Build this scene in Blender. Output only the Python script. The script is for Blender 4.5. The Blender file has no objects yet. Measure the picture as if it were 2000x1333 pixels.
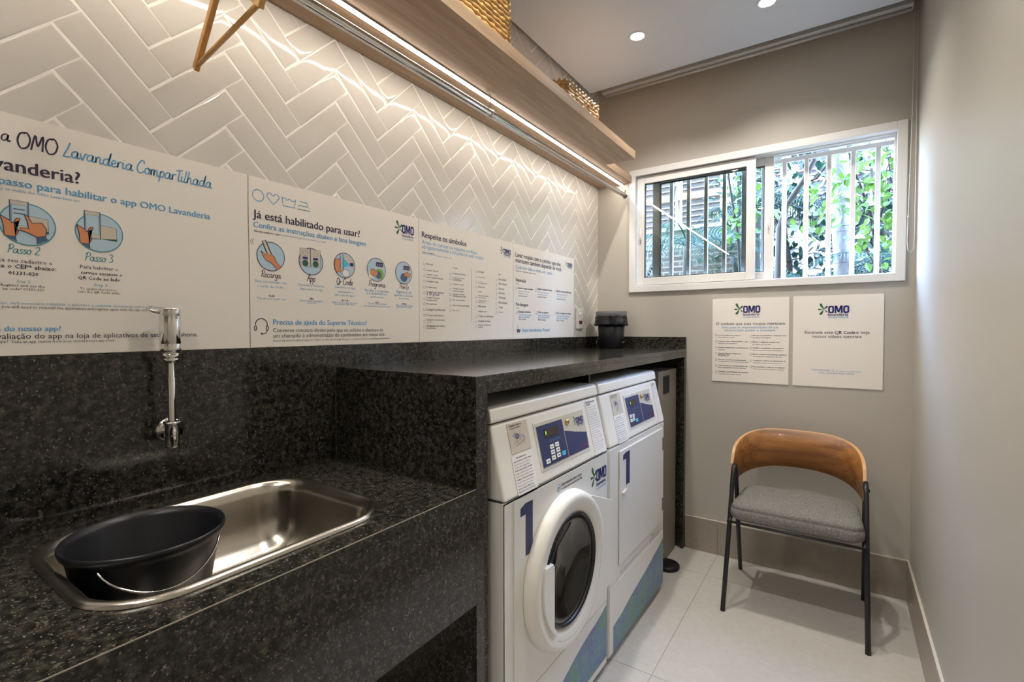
SKY_STRENGTH, SUN_STRENGTH, LED_STRENGTH, SPOT_W = 20, 2, 58, 42
import bpy, bmesh, math, random
from mathutils import Vector, Matrix
random.seed(7)
R = math.radians
S = bpy.context.scene
COL = S.collection

# ------------------------------------------------------------------ camera, world, sun, exposure
cam_d = bpy.data.cameras.new('camera'); cam = bpy.data.objects.new('camera', cam_d); COL.objects.link(cam)
yaw, pitch, roll = .5954, -.0259, -.0015
fw = Vector((-math.sin(yaw)*math.cos(pitch), math.cos(yaw)*math.cos(pitch), math.sin(pitch)))
rt = Vector((math.cos(yaw), math.sin(yaw), 0)); up = rt.cross(fw)
r2 = math.cos(roll)*rt+math.sin(roll)*up; u2 = -math.sin(roll)*rt+math.cos(roll)*up
m = Matrix(((r2.x, u2.x, -fw.x, 1.3341), (r2.y, u2.y, -fw.y, -2.9785), (r2.z, u2.z, -fw.z, 1.3122), (0, 0, 0, 1)))
cam.matrix_world = m
cam_d.sensor_width = 36; cam_d.lens = 951.34*36/2000; cam_d.clip_start = .02
S.camera = cam
S.view_settings.view_transform = 'Standard'; S.view_settings.look = 'None'
S.view_settings.exposure = 0.10; S.view_settings.gamma = 1; S.view_settings.use_curve_mapping = False
S.cycles.max_bounces = 10; S.cycles.diffuse_bounces = 5; S.cycles.transparent_max_bounces = 24
S.cycles.use_denoising = True; S.cycles.sample_clamp_indirect = 6
S.cycles.caustics_reflective = False; S.cycles.caustics_refractive = False

w = bpy.data.worlds.new('world'); S.world = w; w.use_nodes = True
nt = w.node_tree; bg = nt.nodes['Background']
sky = nt.nodes.new('ShaderNodeTexSky'); sky.sky_type = 'NISHITA'; sky.sun_disc = False
sky.sun_elevation = R(52); sky.sun_rotation = R(200); sky.air_density = 1.0; sky.dust_density = 1.5
nt.links.new(sky.outputs[0], bg.inputs[0]); bg.inputs[1].default_value = SKY_STRENGTH

sun_d = bpy.data.lights.new('sun', 'SUN'); sun = bpy.data.objects.new('sun', sun_d); COL.objects.link(sun)
sun_d.energy = SUN_STRENGTH; sun_d.angle = R(2); sun_d.color = (1, .96, .88)
sun.location = (3, -6, 9)
sun.rotation_euler = Vector((-.35, .62, -.8)).to_track_quat('-Z', 'Y').to_euler()
por = bpy.data.lights.new('window_portal', 'AREA'); po = bpy.data.objects.new('window_portal', por); COL.objects.link(po)
por.shape = 'RECTANGLE'; por.size = 1.3; por.size_y = .7; por.cycles.is_portal = True
po.location = (.9, .11, 1.92); po.rotation_euler = (R(-90), 0, 0)

# ------------------------------------------------------------------ materials
MATS = {}
def lin(c):
    return tuple(((v/255)/12.92 if v/255 <= .04045 else ((v/255+.055)/1.055)**2.4) for v in c)
def mat(name, col=(.8, .8, .8), rough=.5, metal=0, spec=.5, emit=None, es=0, coat=0, alpha=1, trans=0):
    if name in MATS: return MATS[name]
    M = bpy.data.materials.new(name); M.use_nodes = True
    b = M.node_tree.nodes['Principled BSDF']
    b.inputs['Base Color'].default_value = (*col, 1); b.inputs['Roughness'].default_value = rough
    b.inputs['Metallic'].default_value = metal; b.inputs['Specular IOR Level'].default_value = spec
    b.inputs['Coat Weight'].default_value = coat; b.inputs['Transmission Weight'].default_value = trans
    b.inputs['Coat Roughness'].default_value = .05
    if emit: b.inputs['Emission Color'].default_value = (*emit, 1); b.inputs['Emission Strength'].default_value = es
    MATS[name] = M; return M
def nodes(M): return M.node_tree.nodes, M.node_tree.links, M.node_tree.nodes['Principled BSDF']
def N(M, t, **k):
    n = M.node_tree.nodes.new(t)
    for a, v in k.items(): setattr(n, a, v)
    return n
def texco(M, scale=(1, 1, 1), rot=(0, 0, 0)):
    tc = N(M, 'ShaderNodeTexCoord'); mp = N(M, 'ShaderNodeMapping')
    mp.inputs['Scale'].default_value = scale; mp.inputs['Rotation'].default_value = rot
    M.node_tree.links.new(tc.outputs['Object'], mp.inputs[0]); return mp.outputs[0]
def ramp(M, src, stops):
    r = N(M, 'ShaderNodeValToRGB'); el = r.color_ramp.elements
    while len(el) < len(stops): el.new(.5)
    for e, (p, c) in zip(el, stops): e.position = p; e.color = (*c, 1)
    M.node_tree.links.new(src, r.inputs[0]); return r.outputs[0]
def noise(M, vec, scale, detail=3, rough=.5):
    n = N(M, 'ShaderNodeTexNoise'); n.inputs['Scale'].default_value = scale
    n.inputs['Detail'].default_value = detail; n.inputs['Roughness'].default_value = rough
    M.node_tree.links.new(vec, n.inputs['Vector']); return n.outputs[0]
def mix(M, fac, a, b, mode='MIX'):
    x = N(M, 'ShaderNodeMix', data_type='RGBA', blend_type=mode); L = M.node_tree.links
    for sock, v in ((x.inputs[0], fac), (x.inputs[6], a), (x.inputs[7], b)):
        if isinstance(v, (int, float)): sock.default_value = v
        elif isinstance(v, tuple): sock.default_value = (*v, 1)
        else: L.new(v, sock)
    return x.outputs[2]
def bump(M, h, strength=.2, dist=.002):
    b = N(M, 'ShaderNodeBump'); b.inputs['Strength'].default_value = strength; b.inputs['Distance'].default_value = dist
    M.node_tree.links.new(h, b.inputs['Height']); M.node_tree.links.new(b.outputs[0], M.node_tree.nodes['Principled BSDF'].inputs['Normal'])
def link(M, out, name): M.node_tree.links.new(out, M.node_tree.nodes['Principled BSDF'].inputs[name])

def granite(name, dark, fleck, rough, gold=False):
    M = mat(name, (.01, .01, .01), rough, spec=.5)
    v = texco(M)
    n1 = noise(M, v, 62, 5, .68)
    base = ramp(M, n1, [(.36, tuple(c*.6 for c in dark)), (.50, tuple(c*2.0 for c in dark)), (.68, (.066, .057, .044))])
    vo = N(M, 'ShaderNodeTexVoronoi'); vo.inputs['Scale'].default_value = 240; M.node_tree.links.new(v, vo.inputs['Vector'])
    f = ramp(M, vo.outputs['Color'], [(.0, (0, 0, 0)), (.76, (0, 0, 0)), (.92, (1, 1, 1))])
    c = mix(M, f, base, fleck)
    vo2 = N(M, 'ShaderNodeTexVoronoi'); vo2.inputs['Scale'].default_value = 70; M.node_tree.links.new(v, vo2.inputs['Vector'])
    n2 = noise(M, v, 95, 2, .5)
    f2 = ramp(M, n2, [(.0, (0, 0, 0)), (.635, (0, 0, 0)), (.69, (1, 1, 1))])
    c = mix(M, f2, c, tuple(x*1.3 for x in fleck))
    n3 = noise(M, v, 230, 2, .6)
    f3 = ramp(M, n3, [(.0, (0, 0, 0)), (.665, (0, 0, 0)), (.70, (1, 1, 1))])
    c = mix(M, f3, c, (.27, .25, .21))
    link(M, c, 'Base Color')
    return M
GRAN = granite('dark_granite', (.010, .0095, .008), (.070, .063, .05), .12)
TILE = mat('glazed_tile', (.65, .61, .56), .06, spec=.5)
_v = texco(TILE, (1, 1, 1)); bump(TILE, noise(TILE, _v, 10, 1), .3, .004)
GROUT = mat('grout', (.92, .88, .82), .8)
def paint(name, col, rough, b=.05):
    M = mat(name, col, rough, spec=.4); v = texco(M)
    n = noise(M, v, 1.7, 3); link(M, mix(M, n, tuple(c*.95 for c in col), tuple(c*1.05 for c in col)), 'Base Color')
    bump(M, noise(M, v, 260, 2), b, .0006); return M
PAINT_B = paint('taupe_paint', (.49, .455, .405), .5)
PAINT_R = paint('grey_paint', (.45, .425, .375), .42)
PAINT_C = paint('ceiling_paint', (.70, .755, .84), .8, .02)  # blue of the window daylight is put into this paint colour
def porcelain(name, col, rough):
    M = mat(name, col, rough, spec=.5); v = texco(M)
    n = noise(M, v, 2.5, 6, .65); n2 = noise(M, v, 40, 4, .6)
    c = mix(M, n, tuple(x*.88 for x in col), tuple(x*1.08 for x in col)); c = mix(M, .12, c, n2, 'OVERLAY'); link(M, c, 'Base Color'); return M
FLOOR = porcelain('floor_porcelain', (.60, .57, .53), .26)
FGROUT = mat('floor_grout', (.30, .26, .21), .9)
BASEB = porcelain('baseboard_porcelain', (.36, .31, .26), .35)
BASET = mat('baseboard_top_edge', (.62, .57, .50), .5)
def wood(name, c0, c1, axis, rough=.45, sc=1, coat=0):
    M = mat(name, c0, rough, coat=coat)
    s = [38*sc, 38*sc, 38*sc]; s[axis] = 2.4*sc
    v = texco(M, tuple(s)); n = noise(M, v, 1.0, 5, .62)
    s2 = [7*sc]*3; s2[axis] = .7*sc
    n2 = noise(M, texco(M, tuple(s2)), 1.0, 3, .5)
    c = ramp(M, n, [(.36, c0), (.64, c1)]); c = mix(M, .4, c, ramp(M, n2, [(.3, c0), (.7, c1)]))
    link(M, c, 'Base Color'); bump(M, n, .08, .001); return M
OAK = wood('oak_laminate', (.31, .20, .12), (.56, .39, .26), 1)
WALNUT = wood('chair_plywood', (.15, .05, .012), (.46, .20, .055), 0, .4, .8, .1)
PLYEDGE = mat('plywood_edge', (.62, .36, .16), .4)
HANGW = wood('hanger_wood', (.55, .27, .07), (.80, .48, .18), 0, .4)
WHITEP = mat('white_appliance_enamel', (.78, .76, .72), .28, spec=.5)
WHITEG = mat('white_console_plastic', (.80, .77, .71), .35)
ALU = mat('white_window_aluminium', (.82, .81, .80), .22, spec=.5)
SEAM = mat('seam_shadow_gap', (.05, .048, .045), .7)
GASK = mat('black_gasket', (.012, .012, .014), .4)
CHROME = mat('chrome', (.82, .80, .78), .08, metal=1)
STEEL = mat('brushed_steel', (.60, .56, .50), .24, metal=1)
_n = noise(STEEL, texco(STEEL, (3, 3, 3)), 3, 5, .6); link(STEEL, ramp(STEEL, _n, [(.3, (.20, .20, .20)), (.75, (.27, .27, .27))]), 'Roughness')
DRUM = mat('drum_steel', (.20, .20, .20), .35, metal=1)
GASK2 = mat('matt_black_recess', (.006, .006, .007), .9)
BLACKM = mat('black_powder_coat', (.012, .013, .015), .38)
BLACKP = mat('black_plastic', (.010, .010, .013), .34, spec=.35)
BAG = mat('black_bin_bag', (.012, .012, .014), .22)
GREYP = mat('grey_bin_plastic', (.16, .16, .17), .25)
LAM = mat('grey_laminate', (.22, .19, .155), .45)
def clothmat(name, a, b):
    M = mat(name, a, .95, spec=.1); v = texco(M)
    x = N(M, 'ShaderNodeTexVoronoi'); x.inputs['Scale'].default_value = 620; M.node_tree.links.new(v, x.inputs['Vector'])
    n = noise(M, v, 330, 2, .6)
    c = ramp(M, x.outputs['Color'], [(.2, a), (.8, b)]); c = mix(M, ramp(M, n, [(.38, (0, 0, 0)), (.62, (1, 1, 1))]), c, tuple(k*.6 for k in a)); link(M, c, 'Base Color')
    bump(M, x.outputs['Distance'], .5, .002); return M
FABRIC = clothmat('grey_woven_fabric', (.25, .235, .215), (.42, .40, .37))
STRAW = mat('water_hyacinth', (.55, .31, .09), .6); _n = noise(STRAW, texco(STRAW, (1, 1, 1)), 45, 4, .7)
link(STRAW, ramp(STRAW, _n, [(.3, (.22, .10, .025)), (.7, (.72, .44, .15))]), 'Base Color')
BOARD = mat('sign_board', (.86, .80, .73), .6, spec=.3)
INK = {k: mat('ink_'+k, lin(c), .5) for k, c in dict(dark=(52, 44, 72), blue=(92, 160, 205), teal=(70, 150, 165), navy=(38, 40, 110),
       green=(40, 95, 62), skin=(214, 140, 96), pale=(182, 205, 220), white=(235, 232, 228), black=(25, 24, 28), slate=(70, 95, 125), cyan=(80, 190, 225), red=(190, 40, 50),
       panel=(42, 50, 92), grey=(150, 150, 152), screen=(58, 46, 36), lime=(130, 170, 60), tan=(205, 195, 180)).items()}
LEDM = mat('led_diffuser', (1, 1, 1), .5, emit=(1, .90, .77), es=LED_STRENGTH)
LAMPM = mat('lamp_lens', (1, 1, 1), .5, emit=(1, .90, .74), es=60)
REDL = mat('red_button', (.16, .012, .016), .3)
BRASS = mat('brass', (.75, .55, .22), .2, metal=1)
LEDDOT = mat('green_display_light', (.2, .5, .05), .4, emit=(.45, .9, .1), es=.8)
def leaf(name, a, b):
    M = mat(name, a, .5, spec=.3); n = noise(M, texco(M), 3, 2); link(M, mix(M, n, a, b), 'Base Color')
    t = N(M, 'ShaderNodeBsdfTranslucent'); t.inputs[0].default_value = (*[min(1, k*1.3) for k in b], 1)
    ms = N(M, 'ShaderNodeMixShader'); ms.inputs[0].default_value = .35
    L = M.node_tree.links; out = M.node_tree.nodes['Material Output']
    L.new(M.node_tree.nodes['Principled BSDF'].outputs[0], ms.inputs[1]); L.new(t.outputs[0], ms.inputs[2]); L.new(ms.outputs[0], out.inputs[0]); return M
LEAF_Y = leaf('bright_leaf', (.034, .085, .012), (.085, .16, .028))
LEAF_P = leaf('palm_leaf', (.006, .022, .016), (.020, .054, .038))
LEAF_D = leaf('dark_leaf', (.003, .012, .008), (.008, .028, .018))
BARK = mat('bark', (.035, .03, .027), .9)
TRUNK = mat('pale_palm_trunk', (.62, .62, .64), .8); _n = noise(TRUNK, texco(TRUNK, (1, 1, .25)), 14, 4, .6)
link(TRUNK, ramp(TRUNK, _n, [(.35, (.07, .07, .078)), (.6, (.15, .15, .158))]), 'Base Color')
BRICK = mat('garden_brick', (.3, .2, .17), .9)
_b = N(BRICK, 'ShaderNodeTexBrick'); _b.inputs['Scale'].default_value = 1; _b.inputs['Brick Width'].default_value = .26; _b.inputs['Row Height'].default_value = .085
_b.inputs['Mortar Size'].default_value = .012
_b.inputs[1].default_value = (.045, .030, .027, 1); _b.inputs[2].default_value = (.068, .047, .041, 1); _b.inputs[3].default_value = (.15, .14, .13, 1)
BRICK.node_tree.links.new(texco(BRICK, (1, 1, 1), (R(90), 0, 0)), _b.inputs[0]); link(BRICK, _b.outputs[0], 'Base Color')
PLAST = mat('pale_render', (.19, .185, .18), .9)
SOIL = mat('soil', (.10, .09, .06), .95)
def glassmat(name, tint, ior=1.45, rough=0, base=.0):
    M = bpy.data.materials.new(name); M.use_nodes = True; t = M.node_tree; t.nodes.clear()
    o = t.nodes.new('ShaderNodeOutputMaterial'); tr = t.nodes.new('ShaderNodeBsdfTransparent'); gl = t.nodes.new('ShaderNodeBsdfGlossy')
    fr = t.nodes.new('ShaderNodeFresnel'); mx = t.nodes.new('ShaderNodeMixShader'); fr.inputs[0].default_value = ior
    tr.inputs[0].default_value = (*tint, 1); gl.inputs['Roughness'].default_value = rough; gl.inputs[0].default_value = (1, 1, 1, 1)
    t.links.new(fr.outputs[0], mx.inputs[0]); t.links.new(tr.outputs[0], mx.inputs[1]); t.links.new(gl.outputs[0], mx.inputs[2]); t.links.new(mx.outputs[0], o.inputs[0])
    return M
GLASS = glassmat('window_glass', (.93, .97, .96), 1.6)
DGLASS = glassmat('door_glass', (.42, .43, .44), 1.7)
def mural():
    M = mat('mural_print', (.3, .4, .6), .35); v = texco(M)
    n = noise(M, v, 7, 4, .6); n2 = noise(M, v, 70, 3, .7)
    c = ramp(M, n, [(.30, (.09, .08, .24)), (.42, (.10, .16, .34)), (.52, (.09, .22, .28)), (.60, (.10, .26, .09)), (.72, (.10, .14, .32))])
    c = mix(M, ramp(M, n2, [(.4, (0, 0, 0)), (.75, (.7, .7, .7))]), c, (.22, .30, .44)); link(M, c, 'Base Color'); return M
MURAL = mural()

# ------------------------------------------------------------------ mesh builder
ORG = {}
def emp(name, loc, label=None, cat=None, group=None, kind=None):
    o = bpy.data.objects.new(name, None); COL.objects.link(o); o.location = loc; o.empty_display_size = .05
    ORG[o.name] = Vector(loc)
    tag(o, label, cat, group, kind); return o
def tag(o, label=None, cat=None, group=None, kind=None):
    for k, v in (('label', label), ('category', cat), ('group', group), ('kind', kind)):
        if v: o[k] = v
    return o
class MB:
    def __init__(s): s.v = []; s.f = []; s.m = []; s.s = []
    def add(s, vs, fs, m=0, sm=False):
        b = len(s.v); s.v += [tuple(v) for v in vs]
        for f in fs: s.f.append([i+b for i in f]); s.m.append(m); s.s.append(sm)
        return s
    def box(s, x0, x1, y0, y1, z0, z1, m=0):
        return s.add([(x, y, z) for x in (x0, x1) for y in (y0, y1) for z in (z0, z1)],
                     [(0, 1, 3, 2), (4, 6, 7, 5), (0, 4, 5, 1), (2, 3, 7, 6), (0, 2, 6, 4), (1, 5, 7, 3)], m)
    def prism(s, pts, ax, a, b, m=0, sm=False):
        def P(p, t): return {'x': (t, p[0], p[1]), 'y': (p[0], t, p[1]), 'z': (p[0], p[1], t)}[ax]
        n = len(pts); vs = [P(p, a) for p in pts]+[P(p, b) for p in pts]
        s.add(vs, [list(range(n))[::-1], list(range(n, 2*n))], m)
        base = len(s.v)-2*n
        for i in range(n):
            j = (i+1) % n; s.f.append([base+i, base+j, base+n+j, base+n+i]); s.m.append(m); s.s.append(sm)
        return s
    def loops(s, L, m=0, sm=True, closed=True, cap0=False, cap1=False, wrap=False):
        n = len(L[0]); vs = [p for l in L for p in l]; fs = []
        K = len(L)
        for a in range(K if wrap else K-1):
            c = (a+1) % K
            for i in range(n if closed else n-1):
                j = (i+1) % n; fs.append((a*n+i, a*n+j, c*n+j, c*n+i))
        b = len(s.v); s.add(vs, fs, m, sm)
        if cap0: s.f.append([b+i for i in range(n)][::-1]); s.m.append(m); s.s.append(False)
        if cap1: s.f.append([b+(K-1)*n+i for i in range(n)]); s.m.append(m); s.s.append(False)
        return s
    def tube(s, path, r, seg=10, m=0, closed=False, cap=True, flat=1.0):
        P = [Vector(p) for p in path]; L = []; n = len(P); prev = None
        for i, p in enumerate(P):
            if closed: d = P[(i+1) % n]-P[i-1]
            else: d = P[min(i+1, n-1)]-P[max(i-1, 0)]
            d.normalize()
            if prev is None:
                a = Vector((0, 0, 1)) if abs(d.z) < .9 else Vector((1, 0, 0)); u = d.cross(a).normalized()
            else: u = (prev-d*prev.dot(d)).normalized()
            prev = u; w_ = d.cross(u); rr = r[i] if isinstance(r, (list, tuple)) else r
            L.append([p+u*rr*math.cos(t)+w_*rr*flat*math.sin(t) for t in [2*math.pi*k/seg for k in range(seg)]])
        return s.loops(L, m, True, True, cap and not closed, cap and not closed, closed)
    def lathe(s, prof, c, ax='z', seg=40, m=0, cap0=False, cap1=False, sx=1, sy=1):
        c = Vector(c); L = []
        for r, h in prof:
            l = []
            for k in range(seg):
                t = 2*math.pi*k/seg; a, b = r*math.cos(t)*sx, r*math.sin(t)*sy
                l.append(c+Vector({'z': (a, b, h), 'x': (h, a, b), 'y': (a, h, b)}[ax]))
            L.append(l)
        return s.loops(L, m, True, True, cap0, cap1)
    def build(s, name, mats, parent=None, bevel=0, seg=2, org=None, recalc=True, subd=0):
        if not isinstance(mats, (list, tuple)): mats = [mats]
        if parent is not None: o0 = ORG[parent.name]
        elif org is not None: o0 = Vector(org)
        else:
            xs = [v[0] for v in s.v]; ys = [v[1] for v in s.v]; zs = [v[2] for v in s.v]
            o0 = Vector(((min(xs)+max(xs))/2, (min(ys)+max(ys))/2, min(zs)))
        me = bpy.data.meshes.new(name); me.from_pydata([tuple(Vector(v)-o0) for v in s.v], [], s.f)
        for mt in mats: me.materials.append(mt)
        for p, mi, sm in zip(me.polygons, s.m, s.s): p.material_index = mi; p.use_smooth = sm
        if recalc:
            bm = bmesh.new(); bm.from_mesh(me); bmesh.ops.recalc_face_normals(bm, faces=bm.faces); bm.to_mesh(me); bm.free()
        me.update()
        o = bpy.data.objects.new(name, me); COL.objects.link(o)
        if parent is not None: o.parent = parent
        else: o.location = o0
        ORG[o.name] = o0
        if bevel:
            b = o.modifiers.new('bevel', 'BEVEL'); b.width = bevel; b.segments = seg; b.limit_method = 'ANGLE'; b.angle_limit = R(35)
            b.harden_normals = False
        if subd:
            b = o.modifiers.new('subd', 'SUBSURF'); b.levels = subd; b.render_levels = subd
        return o
def rrect(x0, x1, y0, y1, r, z, n=6):
    out = []
    for cx, cy, a in ((x1-r, y1-r, 0), (x0+r, y1-r, 90), (x0+r, y0+r, 180), (x1-r, y0+r, 270)):
        for k in range(n+1):
            t = R(a+90*k/n); out.append((cx+r*math.cos(t), cy+r*math.sin(t), z))
    return out
def holed(outer, holes, to3, mb, m=0):
    """flat face with holes: outer and holes are lists of 2d points, to3 maps them to space"""
    bm = bmesh.new(); es = []
    for lp in [outer]+holes:
        vs = [bm.verts.new((p[0], p[1], 0)) for p in lp]
        for i in range(len(vs)): es.append(bm.edges.new((vs[i], vs[(i+1) % len(vs)])))
    bmesh.ops.triangle_fill(bm, use_beauty=True, use_dissolve=False, edges=es)
    bm.verts.index_update()
    mb.add([to3(v.co.x, v.co.y) for v in bm.verts], [[v.index for v in f.verts] for f in bm.faces], m); bm.free()
def circ(cx, cy, r, n=40, a0=0, a1=360):
    return [(cx+r*math.cos(R(a0+(a1-a0)*k/n)), cy+r*math.sin(R(a0+(a1-a0)*k/n))) for k in range(n if a1-a0 == 360 else n+1)]

# ------------------------------------------------------------------ lettering on a flat canvas
_fc = bpy.data.curves.new('lettering_curve', 'FONT'); _fo = bpy.data.objects.new('lettering_curve', _fc); COL.objects.link(_fo)
_cache = {}
def glyphs(txt, off, res):
    k = (txt, off, res)
    if k not in _cache:
        _fc.body = txt; _fc.offset = off; _fc.resolution_u = res
        me = _fo.to_mesh(); _cache[k] = ([tuple(v.co) for v in me.vertices], [list(p.vertices) for p in me.polygons]); _fo.to_mesh_clear()
    return _cache[k]
G = {
'a': ([[(.42, .42), (.28, .5), (.08, .36), (.06, .1), (.2, 0), (.36, .15), (.44, .46), (.42, .1), (.5, 0), (.6, .1)]], .58),
'n': ([[(.04, .46), (.07, 0), (.09, .28), (.22, .48), (.34, .4), (.36, .08), (.45, 0), (.56, .1)]], .54),
'v': ([[(.02, .46), (.12, .08), (.2, 0), (.36, .47), (.48, .42)]], .46),
'd': ([[(.42, .42), (.28, .5), (.08, .36), (.06, .1), (.2, 0), (.36, .15), (.54, 1.0), (.44, .1), (.52, 0), (.62, .1)]], .6),
'e': ([[(.03, .18), (.3, .28), (.32, .44), (.18, .5), (.05, .3), (.1, .05), (.26, 0), (.46, .12)]], .44),
'r': ([[(.04, .46), (.07, 0), (.1, .3), (.22, .48), (.38, .44)]], .38),
'i': ([[(.07, .47), (.06, .08), (.14, 0), (.26, .1)], [(.1, .66), (.12, .7)]], .26),
'o': ([[(.24, .5), (.06, .36), (.06, .1), (.22, 0), (.38, .14), (.36, .4), (.24, .5), (.36, .4), (.5, .43)]], .48),
'm': ([[(.04, .46), (.05, 0), (.07, .3), (.18, .48), (.27, .4), (.28, 0), (.31, .3), (.42, .48), (.51, .38), (.52, .08), (.6, 0), (.7, .1)]], .7),
'p': ([[(.1, .48), (.02, -.42)], [(.08, .3), (.22, .5), (.38, .36), (.32, .06), (.18, 0), (.07, .1)]], .44),
't': ([[(-.02, .84), (.5, .94)], [(.27, .9), (.2, .1), (.28, 0), (.4, .08)]], .42),
'l': ([[(.16, 1), (.05, .12), (.13, 0), (.25, .08)]], .25),
'h': ([[(.16, 1), (.03, 0), (.09, .28), (.22, .48), (.34, .38), (.35, .08), (.43, 0), (.54, .08)]], .53),
'L': ([[(.36, 1.05), (.24, .6), (.04, .02), (.14, -.04), (.52, .02)]], .5),
'C': ([[(.58, .78), (.5, .98), (.3, .94), (.08, .5), (.12, .1), (.34, -.02), (.62, .18)]], .62),
'P': ([[(.22, .9), (.06, 0)], [(.02, .78), (.3, 1.04), (.56, .84), (.44, .54), (.16, .44)]], .52),
'R': ([[(.22, .9), (.06, 0)], [(.02, .78), (.3, 1.04), (.54, .84), (.42, .56), (.16, .48), (.5, .0), (.6, .04)]], .6),
'A': ([[(0, 0), (.34, .98), (.46, 0)], [(.08, .34), (.54, .4)]], .54),
'Q': ([[(.36, .98), (.1, .8), (.08, .2), (.3, 0), (.52, .2), (.52, .76), (.36, .98)], [(.1, -.1), (.6, -.04)]], .62),
'O': ([[(.38, .98), (.12, .86), (.04, .4), (.24, 0), (.56, .12), (.66, .6), (.46, .98), (.28, .9)]], .74),
'M': ([[(.02, 0), (.16, .96), (.34, .3), (.56, .98), (.62, .02)]], .72),
's': ([[(.36, .44), (.2, .5), (.1, .36), (.3, .2), (.28, .02), (.04, .02)]], .38),
'c': ([[(.36, .42), (.22, .5), (.06, .3), (.1, .04), (.26, 0), (.44, .12)]], .42),
'g': ([[(.4, .42), (.26, .5), (.07, .36), (.08, .1), (.22, .02), (.36, .2), (.42, .46), (.36, -.3), (.18, -.42), (.04, -.26)]], .5),
'2': ([[(.06, .76), (.26, .96), (.46, .78), (.3, .4), (.04, 0), (.5, .04)]], .54),
'3': ([[(.06, .88), (.3, .96), (.44, .76), (.24, .54), (.46, .34), (.36, .04), (.04, .04)]], .52),
' ': ([], .3)}
def crom(p, k=5):
    if len(p) < 3: return p
    out = []
    for i in range(len(p)-1):
        a = p[max(i-1, 0)]; b = p[i]; c = p[i+1]; d = p[min(i+2, len(p)-1)]
        for j in range(k):
            t = j/k
            out.append(tuple(.5*(2*b[q]+(c[q]-a[q])*t+(2*a[q]-5*b[q]+4*c[q]-d[q])*t*t+(3*b[q]-a[q]-3*c[q]+d[q])*t**3) for q in (0, 1)))
    out.append(p[-1]); return out
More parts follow.
